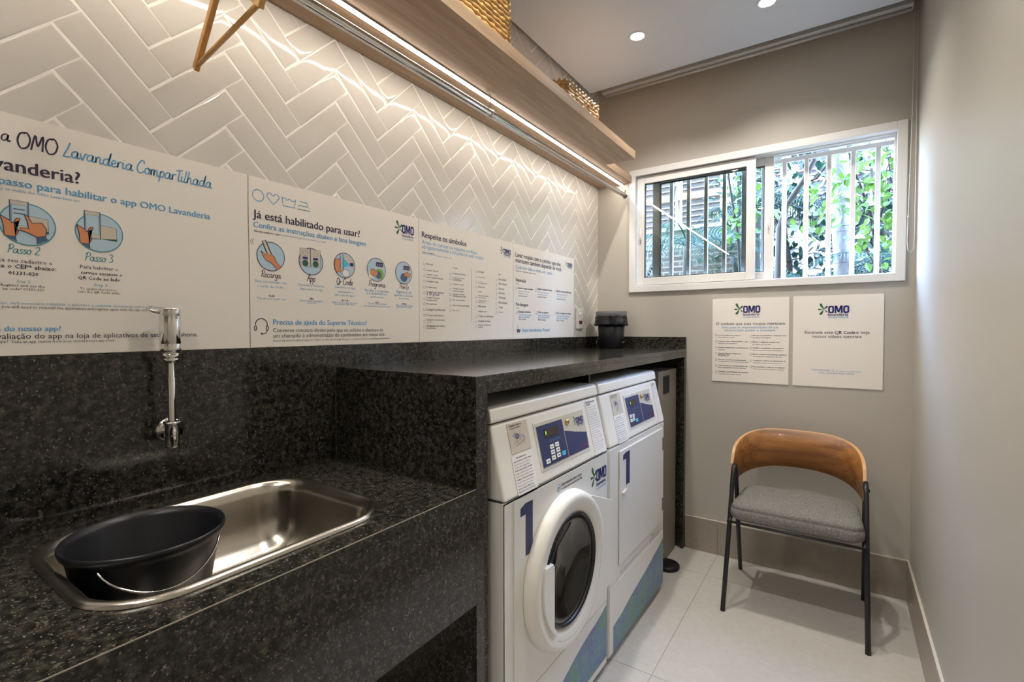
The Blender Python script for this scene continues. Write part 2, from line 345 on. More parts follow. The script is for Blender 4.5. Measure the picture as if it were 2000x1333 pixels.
class Canvas:
    def __init__(s, O, U, V): s.O = Vector(O); s.U = Vector(U).normalized(); s.V = Vector(V).normalized(); s.Nn = s.U.cross(s.V)
    def p(s, u, v, h=0): return s.O+s.U*u+s.V*v+s.Nn*h
    def poly(s, mb, pts, m, h=.0004): mb.add([s.p(u, v, h) for u, v in pts], [list(range(len(pts)))], m)
    def rect(s, mb, u0, u1, v0, v1, m, h=.0004): s.poly(mb, [(u0, v0), (u1, v0), (u1, v1), (u0, v1)], m, h)
    def disc(s, mb, u, v, ru, rv, m, h=.0004, n=28): s.poly(mb, [(u+ru*math.cos(2*math.pi*k/n), v+rv*math.sin(2*math.pi*k/n)) for k in range(n)], m, h)
    def line(s, mb, pts, w, m, h=.0006, closed=False):
        n = len(pts); L = []
        for i in range(n):
            if closed: a, b = pts[i-1], pts[(i+1) % n]
            else: a, b = pts[max(i-1, 0)], pts[min(i+1, n-1)]
            dx, dy = b[0]-a[0], b[1]-a[1]; q = math.hypot(dx, dy) or 1
            L.append([s.p(pts[i][0]-dy/q*w/2, pts[i][1]+dx/q*w/2, h), s.p(pts[i][0]+dy/q*w/2, pts[i][1]-dx/q*w/2, h)])
        mb.loops(L, m, False, False, wrap=closed)
    def ring(s, mb, u, v, ru, rv, w, m, h=.0006, n=32): s.line(mb, [(u+ru*math.cos(2*math.pi*k/n), v+rv*math.sin(2*math.pi*k/n)) for k in range(n)], w, m, h, True)
    def text(s, mb, txt, u0, u1, vb, m, bold=False, h=.0005, ysc=1.0, off=None, flip=False):
        if txt[0] == '~':
            x = 0; W = sum(G[c][1] for c in txt[1:]); k = (u1-u0)/W
            for c in txt[1:]:
                for st in G[c][0]: s.line(mb, [(u0+(x+a+b*.12)*k, vb+b*k*1.15) for a, b in crom(st)], .105*k, m, h)
                x += G[c][1]
            return
        vs, fs = glyphs(txt, 0, 3 if (u1-u0)/len(txt) > .005 else 1)
        if not vs: return
        x0 = min(v[0] for v in vs); x1 = max(v[0] for v in vs); k = (u1-u0)/(x1-x0)
        for q, (ex, ey) in enumerate(((-.022, -.008), (.022, .008)) if bold else ((0, 0),)):
            mb.add([s.p(u0+(v[0]-x0+ex)*k, vb+(v[1]+ey)*k*ysc, h+q*.00005) for v in vs], fs, m)
    def logo(s, mb, mt, u0, uo, u1, vb, vt, hh=.0004):
        """splash of drops beside three heavy letters, two small lines under them; mt maps ink to slot"""
        kx = (u1-uo)/3.5; ky = vt-vb
        def q(x, y): return s.p(uo+x*kx, vb+y*ky, hh+.0003)
        for x0 in (0, 2.5):
            def ov(a, b, r):
                o = []
                for cx_, cy_, an in ((a-r, b-r*.55, 0), (-a+r, b-r*.55, 90), (-a+r, -b+r*.55, 180), (a-r, -b+r*.55, 270)):
                    for k in range(5): t = R(an+90*k/4); o.append((cx_+r*math.cos(t), cy_+r*.55*math.sin(t)))
                return [q(x0+.5+x, .5+y) for x, y in o]
            mb.loops([ov(.5, .5, .36), ov(.19, .30, .14)], mt['navy'], False)
        mb.add([q(x, y) for x, y in ((1.08, 0), (1.36, 0), (1.36, 1), (1.08, 1), (2.14, 0), (2.42, 0), (2.42, 1), (2.14, 1), (1.62, .12), (1.88, .12), (1.50, 1), (2.0, 1))],
               [(0, 1, 2, 3), (4, 5, 6, 7), (1, 8, 10, 2), (9, 4, 7, 11), (8, 9, 11, 10)] if False else [(0, 1, 2, 3), (4, 5, 6, 7), (3, 8, 9, 10), (6, 9, 8, 11)], mt['navy'])
        H = vt-vb; cx, cy = u0+(uo-u0)*.62, vb+H*.52
        for ang, l, r in ((118, .95, .15), (178, .72, .10), (238, .85, .15), (48, .62, .12), (-42, .55, .07), (90, .3, .05)):
            a = R(ang); dx, dy = math.cos(a), math.sin(a); px, py = -dy, dx; l *= H; r *= H
            s.poly(mb, [(cx, cy), (cx+dx*l*.6+px*r, cy+dy*l*.6+py*r), (cx+dx*l*.85+px*r, cy+dy*l*.85+py*r), (cx+dx*l, cy+dy*l),
                        (cx+dx*l*.85-px*r, cy+dy*l*.85-py*r), (cx+dx*l*.6-px*r*.8, cy+dy*l*.6-py*r*.8)], mt['green'], hh+.0001)
        s.text(mb, 'lavanderia', uo, u1-.05*(u1-uo), vb-H*.36, mt['navy'], True, hh+.0001)
        s.text(mb, 'compartilhada', uo, u1-.05*(u1-uo), vb-H*.66, mt['blue'], False, hh+.0001)
# ------------------------------------------------------------------ the room
def struct(name, mb, mats, bevel=0, **k): return tag(mb.build(name, mats, None, bevel, **k), kind='structure')
W, ZC, YF = 1.616, 2.762, -4.6
def build_tiles():
    L, Wt = .2369, .0677; q = math.sqrt(2); mb = MB()
    mb.box(-.15, -.0014, YF, 0, 0, 2.95, 1)
    prof = [(.0017, -.0020), (.0023, -.0012), (.0036, -.0008), (.006, -.00050), (.010, -.00026), (.015, -.00011), (.021, -.00003), (.028, 0)]
    bmv = []
    def tile(cy, cz, d, n):
        Ls = []
        for ins, x in prof:
            a, b = L/2-ins, Wt/2-ins
            Ls.append([(x, cy+d[0]*i*a+n[0]*j*b, cz+d[1]*i*a+n[1]*j*b) for i, j in ((-1, -1), (1, -1), (1, 1), (-1, 1))])
        bmv.append(Ls)
    for k in range(-7, 10):
        for j in range(-12, 16):
            for kind in (0, 1):
                if kind == 0: yl, zl = -2.671+.335*k, 1.937+.0958*j; d = (1/q, -1/q); n = (1/q, 1/q); c = (yl+d[0]*L/2+n[0]*Wt/2, zl+d[1]*L/2+n[1]*Wt/2)
                else: yl, zl = -2.5035+.335*k, 1.958+.0958*j; d = (1/q, 1/q); n = (-1/q, 1/q); c = (yl+d[0]*L/2-n[0]*Wt/2, zl+d[1]*L/2-n[1]*Wt/2)
                if c[0] < -3.9 or c[0] > .12 or c[1] < 1.15 or c[1] > 3.05: continue
                tile(c[0], c[1], d, n)
    t = MB()
    for Ls in bmv: t.loops(Ls, 0, True, True, False, True); t.s[-1] = True
    bm = bmesh.new(); vs = [bm.verts.new(v) for v in t.v]
    for f in t.f: bm.faces.new([vs[i] for i in f]).smooth = True
    for co, no in (((0, 0, 0), (0, 1, 0)), ((0, 0, 1.26), (0, 0, -1)), ((0, 0, 2.95), (0, 0, 1))):
        bmesh.ops.bisect_plane(bm, geom=bm.verts[:]+bm.edges[:]+bm.faces[:], plane_co=co, plane_no=no, clear_outer=True)
    bm.verts.index_update()
    mb.add([tuple(v.co) for v in bm.verts], [[v.index for v in f.verts] for f in bm.faces], 0, True); bm.free()
    return struct('wall_left', mb, [TILE, GROUT], recalc=False)
build_tiles()
wx0, wx1, wz0, wz1 = .232, 1.564, 1.552, 2.281
mb = MB(); mb.box(-.15, wx0, 0, .15, 0, 2.95); mb.box(wx1, W+.15, 0, .15, 0, 2.95); mb.box(wx0, wx1, 0, .15, 0, wz0); mb.box(wx0, wx1, 0, .15, wz1, 2.95)
struct('wall_back', mb, PAINT_B)
struct('wall_right', MB().box(W, W+.15, YF, 0, 0, 2.95), PAINT_R)
struct('wall_front', MB().box(-.15, W+.15, YF-.15, YF, 0, 2.95), PAINT_R)
mb = MB(); mb.box(-.15, W+.15, YF-.15, .15, -.08, -.0015, 1)
xs = [0, .755, 1.616]; ys = [-.287-.9*k for k in range(6)]
for i in range(len(xs)-1):
    yy = [0]+ys
    for j in range(len(yy)-1):
        if yy[j] > YF: mb.box(xs[i]+.001, xs[i+1]-.001, max(yy[j+1], YF)+.001, yy[j]-.001, -.0015, 0)
struct('floor', mb, [FLOOR, FGROUT])
# dropped ceiling with a shadow gap at the walls, slab above
mb = MB(); mb.box(-.15, W+.15, YF-.15, .15, 2.95, 3.05); mb.box(.028, W-.03, YF, -.185, ZC, ZC+.03); mb.box(.12, W-.12, YF, -.3, ZC+.03, 2.95)
struct('ceiling', mb, PAINT_C)
# baseboards
mb = MB(); xx = [.571, .755, W]
for a, b in zip(xx, xx[1:]): mb.box(a+.0006, b-.0006, -.009, 0, 0.001, .192); mb.box(a+.0006, b-.0006, -.009, 0, .192, .196, 1)
struct('baseboard_back', mb, [BASEB, BASET])
mb = MB(); yy = [-.009]+ys
for a, b in zip(yy, yy[1:]):
    if a > YF: mb.box(W-.009, W, max(b, YF)+.0006, a-.0006, .001, .192); mb.box(W-.009, W, max(b, YF)+.0006, a-.0006, .192, .196, 1)
struct('baseboard_right', mb, [BASEB, BASET])

# ------------------------------------------------------------------ window
wr = emp('window_1', (.9, 0, 1.54), kind='structure')
mb = MB()
def frame(mb, x0, x1, z0, z1, w_, y0, y1, m=0, wb=None):
    wb = w_ if wb is None else wb
    mb.box(x0, x0+w_, y0, y1, z0, z1, m); mb.box(x1-w_, x1, y0, y1, z0, z1, m)
    mb.box(x0+w_, x1-w_, y0, y1, z1-w_, z1, m); mb.box(x0+w_, x1-w_, y0, y1, z0, z0+wb, m)
frame(mb, .216, 1.580, 1.536, 2.297, .040, -.014, 0)
mb.build('window_trim', ALU, wr, .003)
mb = MB(); frame(mb, .2325, 1.5635, 1.5525, 2.2805, .022, .0005, .12)
frame(mb, .2545, 1.5415, 1.5745, 2.2585, .008, .036, .040); frame(mb, .2545, 1.5415, 1.5745, 2.2585, .008, .078, .082)
mb.build('window_frame', ALU, wr, .0015)
def sash(x0, x1, y, hx, left):
    f = MB(); frame(f, x0, x1, 1.580, 2.254, .046, y, y+.026)
    s_ = f.build('window_sash', ALU, wr, .003)
    g = MB(); frame(g, x0+.044, x1-.044, 1.624, 2.210, .006, y+.004, y+.022); g.build('gasket', GASK, s_)
    g = MB(); g.box(x0+.049, x1-.049, y+.011, y+.015, 1.629, 2.205); g.build('glass', GLASS, s_)
    h = MB(); h.tube([(hx, y-.002, 1.842+k*.09) for k in (0, 1)], .009, 12, 0, flat=.35); h.box(hx-.006, hx+.006, y-.005, y-.001, 1.86, 1.925)
    h.build('sash_handle', ALU, s_)
sash(.262, .930, .006, .285, True)
sash(.345, 1.015, .048, .992, False)
gr = emp('window_grille', (.9, .15, 1.56), 'white steel security grille of upright bars outside the sliding window', 'window grille')
mb = MB(); mb.box(.233, 1.563, .100, .122, 2.222, 2.246); mb.box(.233, 1.563, .100, .122, 1.575, 1.585); mb.build('rail', ALU, gr, .002)
b0 = None
for x in (.342, .445, .548, .650, .752, .856, .958, 1.060, 1.164, 1.267, 1.371, 1.474):
    mb = MB(); mb.box(x-.0108, x+.0108, .101, .121, 1.585, 2.222); mb.build('bar', ALU, gr, .002)

# ------------------------------------------------------------------ garden outside
tag(MB().box(-6, 6, .15, 12, -.1, .6).build('garden_ground', SOIL), kind='structure')
tag(MB().box(-9, 11, 0, .15, 3.05, 15).box(-9, -.15, 0, .15, .6, 3.05).box(W+.15, 11, 0, .15, .6, 3.05).build('unseen_facade', PLAST), kind='structure')  # unseen upper house wall, added to keep sky light off the garden
tag(MB().box(-.5, W+.5, .15, .55, 2.86, 2.95).build('added_eave_1', PLAST), kind='structure')  # eave slab out of view, added to block steep sky light at the window
tag(MB().box(-4.5, .25, 5.0, 5.25, .6, 2.60).build('garden_wall', BRICK, bevel=.01), 'reddish brick garden wall low behind the left window sash', 'wall')
hb = emp('neighbour_building', (-1, 9, .6), 'pale neighbouring building with louvred windows behind the palm fronds', 'building')
mb = MB(); mb.box(-7, 16, 9, 9.5, .6, 7.2); mb.build('wall', PLAST, hb)  # right end lengthened past the view to block sky reflections on the tiles
mb = MB(); mb.box(-7, 16, 6.5, 6.62, .6, 3.15); mb.box(-7, 16, 6.4, 6.7, 3.15, 3.22); mb.build('parapet', PLAST, hb)
for x in (-2.9, -1.9, -.7, .5):
    mb = MB(); frame(mb, x, x+.95, 3.6, 5.3, .05, 8.93, 9, 0); wf = mb.build('window', ALU, hb)
    mb = MB(); mb.box(x+.05, x+.9, 8.96, 8.99, 3.65, 5.25)
    for k in range(12): mb.box(x+.05, x+.9, 8.93, 8.965, 3.68+k*.13, 3.70+k*.13, 1)
    mb.build('louvre', [mat('dim_window_pane', (.03, .027, .03), .2), mat('brown_louvre', (.12, .085, .075), .6)], wf)
mb = MB(); mb.box(-7, 5, 8.9, 9, 4.35, 4.5); mb.build('ledge', mat('brown_ledge', (.12, .085, .07), .8), hb)

def leafquad(mb, p, d, up_, l, w_, m=0):
    d = d.normalized(); s_ = d.cross(up_).normalized(); n = s_.cross(d)
    mb.add([p, p+d*l*.3+s_*w_*.5+n*.02*l, p+d*l*.72+s_*w_*.42-n*.02*l, p+d*l-n*.10*l, p+d*l*.72-s_*w_*.42-n*.02*l, p+d*l*.3-s_*w_*.5+n*.02*l],
           [(0, 1, 2, 3), (0, 3, 4, 5)], m)
def rv(s=1): return Vector((random.uniform(-1, 1), random.uniform(-1, 1), random.uniform(-1, 1)))*s
def frond(mb, base, d, length, droop, nl=26, ll=.32, m=0, lw=.016):
    d = Vector(d).normalized(); pts = []
    p = Vector(base); cur = d.copy()
    for i in range(nl+1):
        pts.append(p.copy()); p = p+cur*length/nl; cur = (cur+Vector((0, 0, -droop/nl))).normalized()
    mb.tube(pts, [.010*(1-.8*i/nl) for i in range(nl+1)], 5, m)
    for i in range(2, nl+1):
        t = i/nl; dd = (pts[i]-pts[i-1]).normalized(); side = dd.cross(Vector((0, 0, 1))).normalized()
        L_ = ll*math.sin(math.pi*min(1, .18+t*.86))*random.uniform(.85, 1.1)+.05
        for sg in (-1, 1):
            a = (side*sg*.9+dd*.65+Vector((0, 0, -.25))).normalized(); b = (a+Vector((0, 0, -.55))).normalized()
            q0 = pts[i]; q1 = q0+a*L_*.5; q2 = q1+b*L_*.5; wv = dd*lw*.5
            mb.add([q0-wv*.6, q0+wv*.6, q1+wv, q1-wv, q2], [(0, 1, 2, 3), (3, 2, 4)], m)
def palm(base, h, nf, L_, lab, m, lean=(0, 0), tilt=.8, seed=1, trunk_r=.05, full=True, group=None):
    random.seed(seed); r = emp('palm', base, lab, 'palm', group)
    b = Vector(base); top = b+Vector((lean[0], lean[1], h))
    MB().tube([b.lerp(top, t/5) for t in range(6)], trunk_r, 10).build('trunk', BARK, r)
    mb = MB()
    for k in range(nf):
        a = 2*math.pi*k/nf+random.uniform(-.2, .2); z = random.uniform(.25, 1.1)*tilt
        frond(mb, top, (math.cos(a), math.sin(a), z), L_*random.uniform(.8, 1.1), random.uniform(1.2, 2.2), 26, .30, 0)
    mb.build('fronds', m, r, recalc=False)
palm((-.35, 3.4, .6), 1.75, 12, 1.15, 'blue-green palm with fine drooping fronds before the pale wall', LEAF_P, (0.05, 0), .9, 3, .05)
palm((.95, 3.9, .6), 1.25, 15, 1.15, 'dark palm clump between the dark tree and the white trunk', LEAF_P, (.03, 0), .8, 5, .05)
palm((1.85, 3.7, .6), 1.35, 14, 1.1, 'dark palm clump right of the white trunk', LEAF_P, (0, 0), .9, 8, .05)
palm((.35, 4.4, .6), 2.3, 12, 1.0, 'small palm low beside the brick wall', LEAF_D, (0, 0), .9, 11, .05)
# tall pale ringed trunk
r = emp('pale_palm_trunk', (1.33, 3.5, .6), 'smooth whitish ringed palm trunk rising behind the window bars', 'tree')
mb = MB(); pts = []; rr = []
for k in range(41):
    t = k/40; z = .6+4.2*t; pts.append((1.335-.045*(z-2)/1.0, 3.5, z)); rr.append((.092-.006*t)*(1.0+(.035 if k % 4 == 0 else 0)))
mb.tube(pts, rr, 22); mb.build('trunk', TRUNK, r)
for z in (1.55, 2.02, 2.36, 2.42, 2.9, 3.4): MB().lathe([(.088, -.005), (.0925, 0), (.088, .005)], (1.335-.045*(z-2), 3.5, z), 'z', 22).build('scar_ring', mat('grey_trunk_ring', (.045, .045, .05), .8), r)
mb = MB(); random.seed(4)
for k in range(10):
    a = 2*math.pi*k/10; frond(mb, (1.22, 3.5, 4.7), (math.cos(a), math.sin(a), .5), 1.6, 1.8, 24, .35)
mb.build('fronds', LEAF_P, r, recalc=False)
MB().tube([(1.415, 3.6, .6), (1.40, 3.6, 1.9), (1.385, 3.62, 2.6)], .016, 8).build('stake', mat('pale_stake', (.16, .16, .17), .8), r)
# broad-leaved trees
def broad(name, base, segs, clumps, leafm, lab, cat, seed, n=26, sz=.085, rad=.17, wr_=.62):
    random.seed(seed); r = emp(name, base, lab, cat)
    mb = MB()
    for path, rd in segs: mb.tube([Vector(q) for q in path], rd, 8)
    mb.build('trunk', BARK, r)
    mb = MB()
    for c in clumps:
        c = Vector(c)
        for k in range(n):
            p = c+rv(rad); d = (rv()+Vector((0, 0, -.25))); leafquad(mb, p, d, (Vector((0, -.5, 1))+rv(.5)).normalized(), sz*random.uniform(.6, 1.25), sz*wr_*random.uniform(.7, 1.1))
    mb.build('foliage', leafm, r, recalc=False)
random.seed(21)
cl = [(1.30, 2.1, 2.68), (1.42, 2.0, 2.62), (1.55, 2.1, 2.72), (1.70, 2.1, 2.66), (1.48, 2.1, 2.46), (1.62, 2.2, 2.40), (1.75, 2.1, 2.35), (1.46, 2.0, 2.26), (1.72, 2.2, 2.14),
      (1.50, 2.1, 1.93), (1.78, 2.2, 1.98), (1.58, 2.2, 2.12), (1.25, 2.2, 2.52), (1.32, 2.3, 2.80), (1.60, 2.2, 2.90), (1.8, 2.3, 2.85), (1.22, 2.2, 2.30)]
broad('bright_leaved_tree', (1.55, 2.2, .6), [([(1.62, 2.25, .6), (1.60, 2.3, 1.8), (1.52, 2.2, 2.3), (1.38, 2.2, 2.75), (1.3, 2.2, 3.2)], [.02, .017, .013, .010, .006]),
      ([(1.56, 2.25, 2.15), (1.66, 2.15, 2.5), (1.60, 2.1, 2.95)], [.010, .008, .005]), ([(1.60, 2.3, 1.8), (1.5, 2.1, 1.95), (1.40, 2.0, 2.0)], [.008, .006, .004])],
      cl, LEAF_Y, 'bright yellow-green broad-leaved tree at the right of the open window', 'tree', 22, 24, .088, .155)
broad('leafy_shrub', (.55, 2.1, .6), [([(.55, 2.2, .6), (.52, 2.2, 1.6), (.50, 2.1, 2.2), (.42, 2.1, 2.7), (.38, 2.1, 3.1)], [.02, .016, .013, .01, .006])],
      [(.50, 2.1, 2.28), (.44, 2.0, 2.36), (.42, 2.1, 2.72), (.52, 2.1, 2.84), (.62, 2.0, 2.62), (.60, 2.1, 2.42), (.34, 2.1, 2.88), (.70, 2.1, 2.78), (.62, 2.2, 2.20)], LEAF_Y,
      'light green leafy shrub seen through the closed sash', 'shrub', 23, 17, .085, .12)
broad('dark_tree', (.80, 2.6, .6), [([(.80, 2.6, .6), (.805, 2.55, 1.6), (.82, 2.5, 2.30), (.864, 2.5, 2.495), (1.003, 2.5, 2.72), (1.09, 2.5, 2.9), (1.12, 2.5, 3.3)], [.050, .046, .040, .028, .026, .024, .02]),
      ([(1.0, 2.5, 2.7), (1.12, 2.45, 2.72), (1.2, 2.4, 2.82), (1.2, 2.4, 2.95)], [.012, .011, .009, .006]), ([(.82, 2.5, 2.3), (.72, 2.5, 2.5), (.66, 2.5, 2.8)], [.012, .009, .006])],
      [(.84, 2.3, 2.32), (.98, 2.3, 2.22), (1.12, 2.4, 2.62), (1.18, 2.4, 2.5), (.8, 2.4, 2.72), (.75, 2.3, 2.55)], LEAF_Y,
      'dark slanting tree trunk with a few bright leaves beside the sash stile', 'tree', 24, 9, .10, .12)
random.seed(31)
cl = [(random.uniform(-.2, 5.2), random.uniform(4.6, 5.6), random.uniform(.9, 3.9)) for _ in range(140)]
broad('hedge', (1.6, 5.0, .6), [([(x, 5.1, .6), (x+.1, 5.1, 2.2), (x-.1, 5.1, 3.6)], [.05, .04, .02]) for x in (.6, 1.7, 2.7, 4.2)], cl, LEAF_D, 'dense dark green hedge filling the back of the garden', 'hedge', 32, 34, .16, .42, .5)
tag(MB().tube([(-1.02, 4.0, 2.05), (-.75, 4.0, 2.62), (-.62, 4.0, 3.3)], .018, 8).build('leaning_branch', BARK), 'thin bare grey branch leaning before the brick wall', 'branch')

# ------------------------------------------------------------------ granite sink counter and tall worktop
XC, YW, ZS, ZT = .569, -2.012, .903, 1.190
YE = -3.45
sk = emp('sink_counter', (.28, -2.7, .60), 'low black granite sink counter with a deep apron and tall splashback', 'counter')
SX0, SX1, SY0, SY1, SR = .085, .484, -2.738, -2.232, .100
mb = MB(); hole = [(p[0], p[1]) for p in rrect(SX0, SX1, SY0, SY1, SR, 0)]
outer = [(.002, YE), (XC, YE), (XC, YW-.001), (.002, YW-.001)]
holed(outer, [hole], lambda x, y: (x, y, ZS), mb); holed(outer, [hole], lambda x, y: (x, y, ZS-.02), mb)
mb.loops([[(p[0], p[1], ZS) for p in hole], [(p[0], p[1], ZS-.02) for p in hole]], 0, False)
mb.loops([[(p[0], p[1], ZS) for p in outer], [(p[0], p[1], ZS-.02) for p in outer]], 0, False)
mb.build('slab', GRAN, sk)
MB().box(XC-.02, XC, YE, YW-.001, .605, ZS-.0205).build('apron', GRAN, sk)
MB().box(.0006, .0032, YE, YW-.003, ZS+.0005, 1.2596).build('splashback', GRAN, sk)
MB().box(XC-.0012, XC+.0004, YE, YW-.001, ZS-.0012, ZS+.0004).build('arris', mat('pale_granite_edge', (.30, .27, .21), .3), sk)  # thin strip in a paler colour along the slab's front edge
wt = emp('granite_worktop', (.28, -1.0, 0), 'raised black granite worktop bridging the two machines with side panel to the floor', 'worktop')
MB().box(.002, XC, YW, -.002, ZT-.02, ZT).build('top', GRAN, wt, .001)
MB().box(XC-.02, XC, YW+.049, -.041, ZT-.048, ZT-.0203).build('front_edge', GRAN, wt)
MB().box(.002, XC, YW, YW+.02, .001, ZT-.0203).box(XC-.02, XC, YW+.0202, YW+.048, .001, ZT-.0203).build('side_panel', GRAN, wt)
MB().box(.002, XC, -.0205, -.002, .001, ZT-.0203).box(XC-.02, XC, -.040, -.0207, .001, ZT-.0203).build('end_panel', GRAN, wt)
MB().box(.05, XC-.045, -1.2515, -1.2395, .001, ZT-.0203).build('divider', GRAN, wt)
MB().box(.0006, .0032, YW+.001, -.021, ZT+.0003, 1.2596).box(0.0006, XC, -.020, -.0006, ZT+.0003, 1.2596).build('splashback', GRAN, wt)

# steel sink
sn = emp('steel_sink', (.285, -2.485, .74), 'rounded rectangular stainless steel sink set in the granite counter', 'sink')
mb = MB(); LL = []
for ins, z in ((-.020, .0008), (-.019, .0055), (-.015, .0085), (-.009, .0090), (-.004, .0070), (0, .0020), (.005, -.004), (.009, -.02), (.014, -.075), (.024, -.115), (.045, -.145), (.075, -.160), (.12, -.165)):
    LL.append(rrect(SX0+ins, SX1-ins, SY0+ins, SY1-ins, max(SR-ins, .03), ZS+z, 8))
mb.loops(LL, 0, True, True, False, True); mb.build('basin', STEEL, sn, recalc=False)
MB().lathe([(.045, .004), (.042, .006), (.030, .003), (.012, .002)], (.285, -2.40, ZS-.166), 'z', 28, cap1=True).build('drain', CHROME, sn)

# bucket
bc = emp('bucket', (.266, -2.616, .745), 'round black plastic bucket standing in the steel sink', 'bucket')
cx, cy = .266, -2.616
pr = [(.080, .742), (.088, .747), (.1165, .915), (.122, .923), (.1240, .925), (.1262, .932), (.1250, .938), (.1235, .938), (.115, .925), (.086, .762), (.078, .752), (.0, .751)]
MB().lathe(pr, (cx, cy, 0), 'z', 64, cap0=True).build('tub', BLACKP, bc)
th = [R(-48+96*k/24)-R(3) for k in range(25)]
pts = []
for k, a in enumerate(th):
    s_ = math.sin(math.pi*k/24); rr_ = .1225-.004*s_; pts.append((cx+rr_*math.cos(a), cy+rr_*math.sin(a), .918-.052*s_**.7))
MB().tube(pts, .0022, 8).build('handle', CHROME, bc)

# tap
tp = emp('wall_tap', (0.06, -2.48, 1.03), 'tall chrome wall tap above the sink with a cylindrical head and small lever', 'tap')
MB().lathe([(.030, .0035), (.030, .008), (.024, .013), (.012, .017), (.0095, .05)], (0, -2.478, 1.072), 'x', 30).build('wall_flange', CHROME, tp)
TX, TY = .062, -2.494
MB().lathe([(.0, 1.040), (.0140, 1.040), (.0145, 1.044), (.0145, 1.094), (.0175, 1.095), (.0175, 1.099), (.010, 1.100)], (TX, TY, 0), 'z', 26).build('elbow', CHROME, tp)
MB().lathe([(.0078, 1.099), (.0078, 1.20), (.0068, 1.202), (.0068, 1.238)], (TX, TY, 0), 'z', 20).build('riser', CHROME, tp)
MB().lathe([(.008, 1.234), (.0150, 1.236), (.0150, 1.244), (.0142, 1.245), (.0150, 1.246), (.0150, 1.256), (.009, 1.258), (.009, 1.262)], (TX, TY, 0), 'z', 26).build('collar', CHROME, tp)
MB().lathe([(.0, 1.260), (.0200, 1.261), (.0206, 1.264), (.0206, 1.277), (.0200, 1.278), (.0206, 1.279), (.0206, 1.341), (.0200, 1.342), (.0206, 1.343), (.0206, 1.357), (.019, 1.3595), (.0, 1.360)], (TX, TY, 0), 'z', 34).build('head', CHROME, tp)
MB().tube([(TX-.004, TY-.014, 1.349), (TX-.012, TY-.028, 1.352), (TX-.02, TY-.040, 1.358)], [.0045, .004, .0035], 10).build('lever', CHROME, tp)

# ------------------------------------------------------------------ oak shelf, rail, LED, baskets, hanger
ZL, ZU, XF, XN, YG = 2.223, 2.266, .400, .232, -.414
mb = MB(); mb.prism([(.003, YE-.3), (XF, YE-.3), (XF, YG), (XN, YG), (XN, -.001), (.003, -.001)], 'z', ZL, ZU)
tag(mb.build('wall_shelf', OAK, None, .0008), 'long thick oak shelf on the tiled wall, notched at the window end', 'shelf')
ld = emp('led_strip', (.158, -1.7, 2.218), 'glowing linear light strip under the oak shelf', 'light strip')
MB().box(.156, .176, -3.4, -.014, 2.2195, 2.2228).build('profile', mat('led_aluminium', (.75, .74, .72), .35, metal=1), ld)
MB().box(.160, .172, -3.39, -.016, 2.2172, 2.2194).build('diffuser', LEDM, ld)
rl = emp('hanging_rail', (.188, -1.7, 2.15), 'chrome clothes rail hung below the oak shelf', 'rail')
MB().tube([(.200, -3.35, 2.140), (.200, -.030, 2.140)], .0142, 20).build('tube', CHROME, rl)
for y in (-3.1, -1.452, -.040):
    mb = MB(); mb.box(.192, .210, y-.012, y+.012, 2.2205, 2.2226); mb.box(.197, .203, y-.003, y+.003, 2.152, 2.2205)
    mb.lathe([(.0144, -.006), (.0168, -.006), (.0168, .006), (.0144, .006)], (.200, y, 2.140), 'y', 24)
    mb.build('bracket', CHROME, rl)
hg = emp('wooden_hanger', (.20, -2.43, 1.94), 'light wooden coat hanger on the rail near the top of the picture', 'hanger')
A_, B_, Tn = Vector((.021, -2.413, 1.945)), Vector((.392, -2.452, 1.945)), Vector((.200, -2.432, 2.098))
def bar(a, b, w_, t_, mb):
    d = (b-a).normalized(); s_ = Vector((.1, 1, 0)).normalized(); n = d.cross(s_).normalized(); vs = []
    for p in (a, b):
        for i, j in ((-1, -1), (1, -1), (1, 1), (-1, 1)): vs.append(p+n*i*w_/2+s_*j*t_/2)
    mb.add(vs, [(0, 1, 2, 3), (4, 7, 6, 5), (0, 4, 5, 1), (1, 5, 6, 2), (2, 6, 7, 3), (3, 7, 4, 0)])
mb = MB(); bar(A_, Tn, .020, .012, mb); bar(B_, Tn, .020, .012, mb); mb.build('shoulders', HANGW, hg, .002)
mb = MB(); mb.tube([A_+Vector((.006, 0, .006)), B_+Vector((-.006, 0, .006))], .0055, 12); mb.build('trouser_bar', HANGW, hg)
pts = [(.200, -2.432, 2.09), (.204, -2.432, 2.112)]+[(.200+.0162*math.cos(R(a)), -2.432, 2.140+.0162*math.sin(R(a))) for a in range(-60, 200, 20)]
MB().tube(pts, .0017, 8).build('hook', CHROME, hg)

def rope_ring(mb, x0, x1, y0, y1, r, z, rad, wav=0, n=7, ph=0):
    p = rrect(x0, x1, y0, y1, r, z, n); q = []
    for i in range(len(p)):
        a = Vector(p[i]); b = Vector(p[(i+1) % len(p)]); k = max(1, int((b-a).length/.012))
        for j in range(k): q.append(a.lerp(b, j/k))
    q = [v+Vector((random.uniform(-wav, wav), random.uniform(-wav, wav), random.uniform(-wav, wav)*.7)) for v in q]
    mb.tube(q, [rad*(1+.18*math.sin(i*1.9+ph)) for i in range(len(q))], 7, 0, closed=True)
random.seed(5)
bk = emp('tall_basket', (.22, -1.74, ZU), 'tall woven straw basket standing on the oak shelf', 'basket')
mb = MB(); mb.box(.085, .355, -1.915, -1.565, ZU+.012, 2.56)
for k in range(19): rope_ring(mb, .075, .365, -1.925, -1.555, .03, ZU+.009+k*.0165, .0095, .0012, 6, k)
mb.build('woven_body', STRAW, bk)
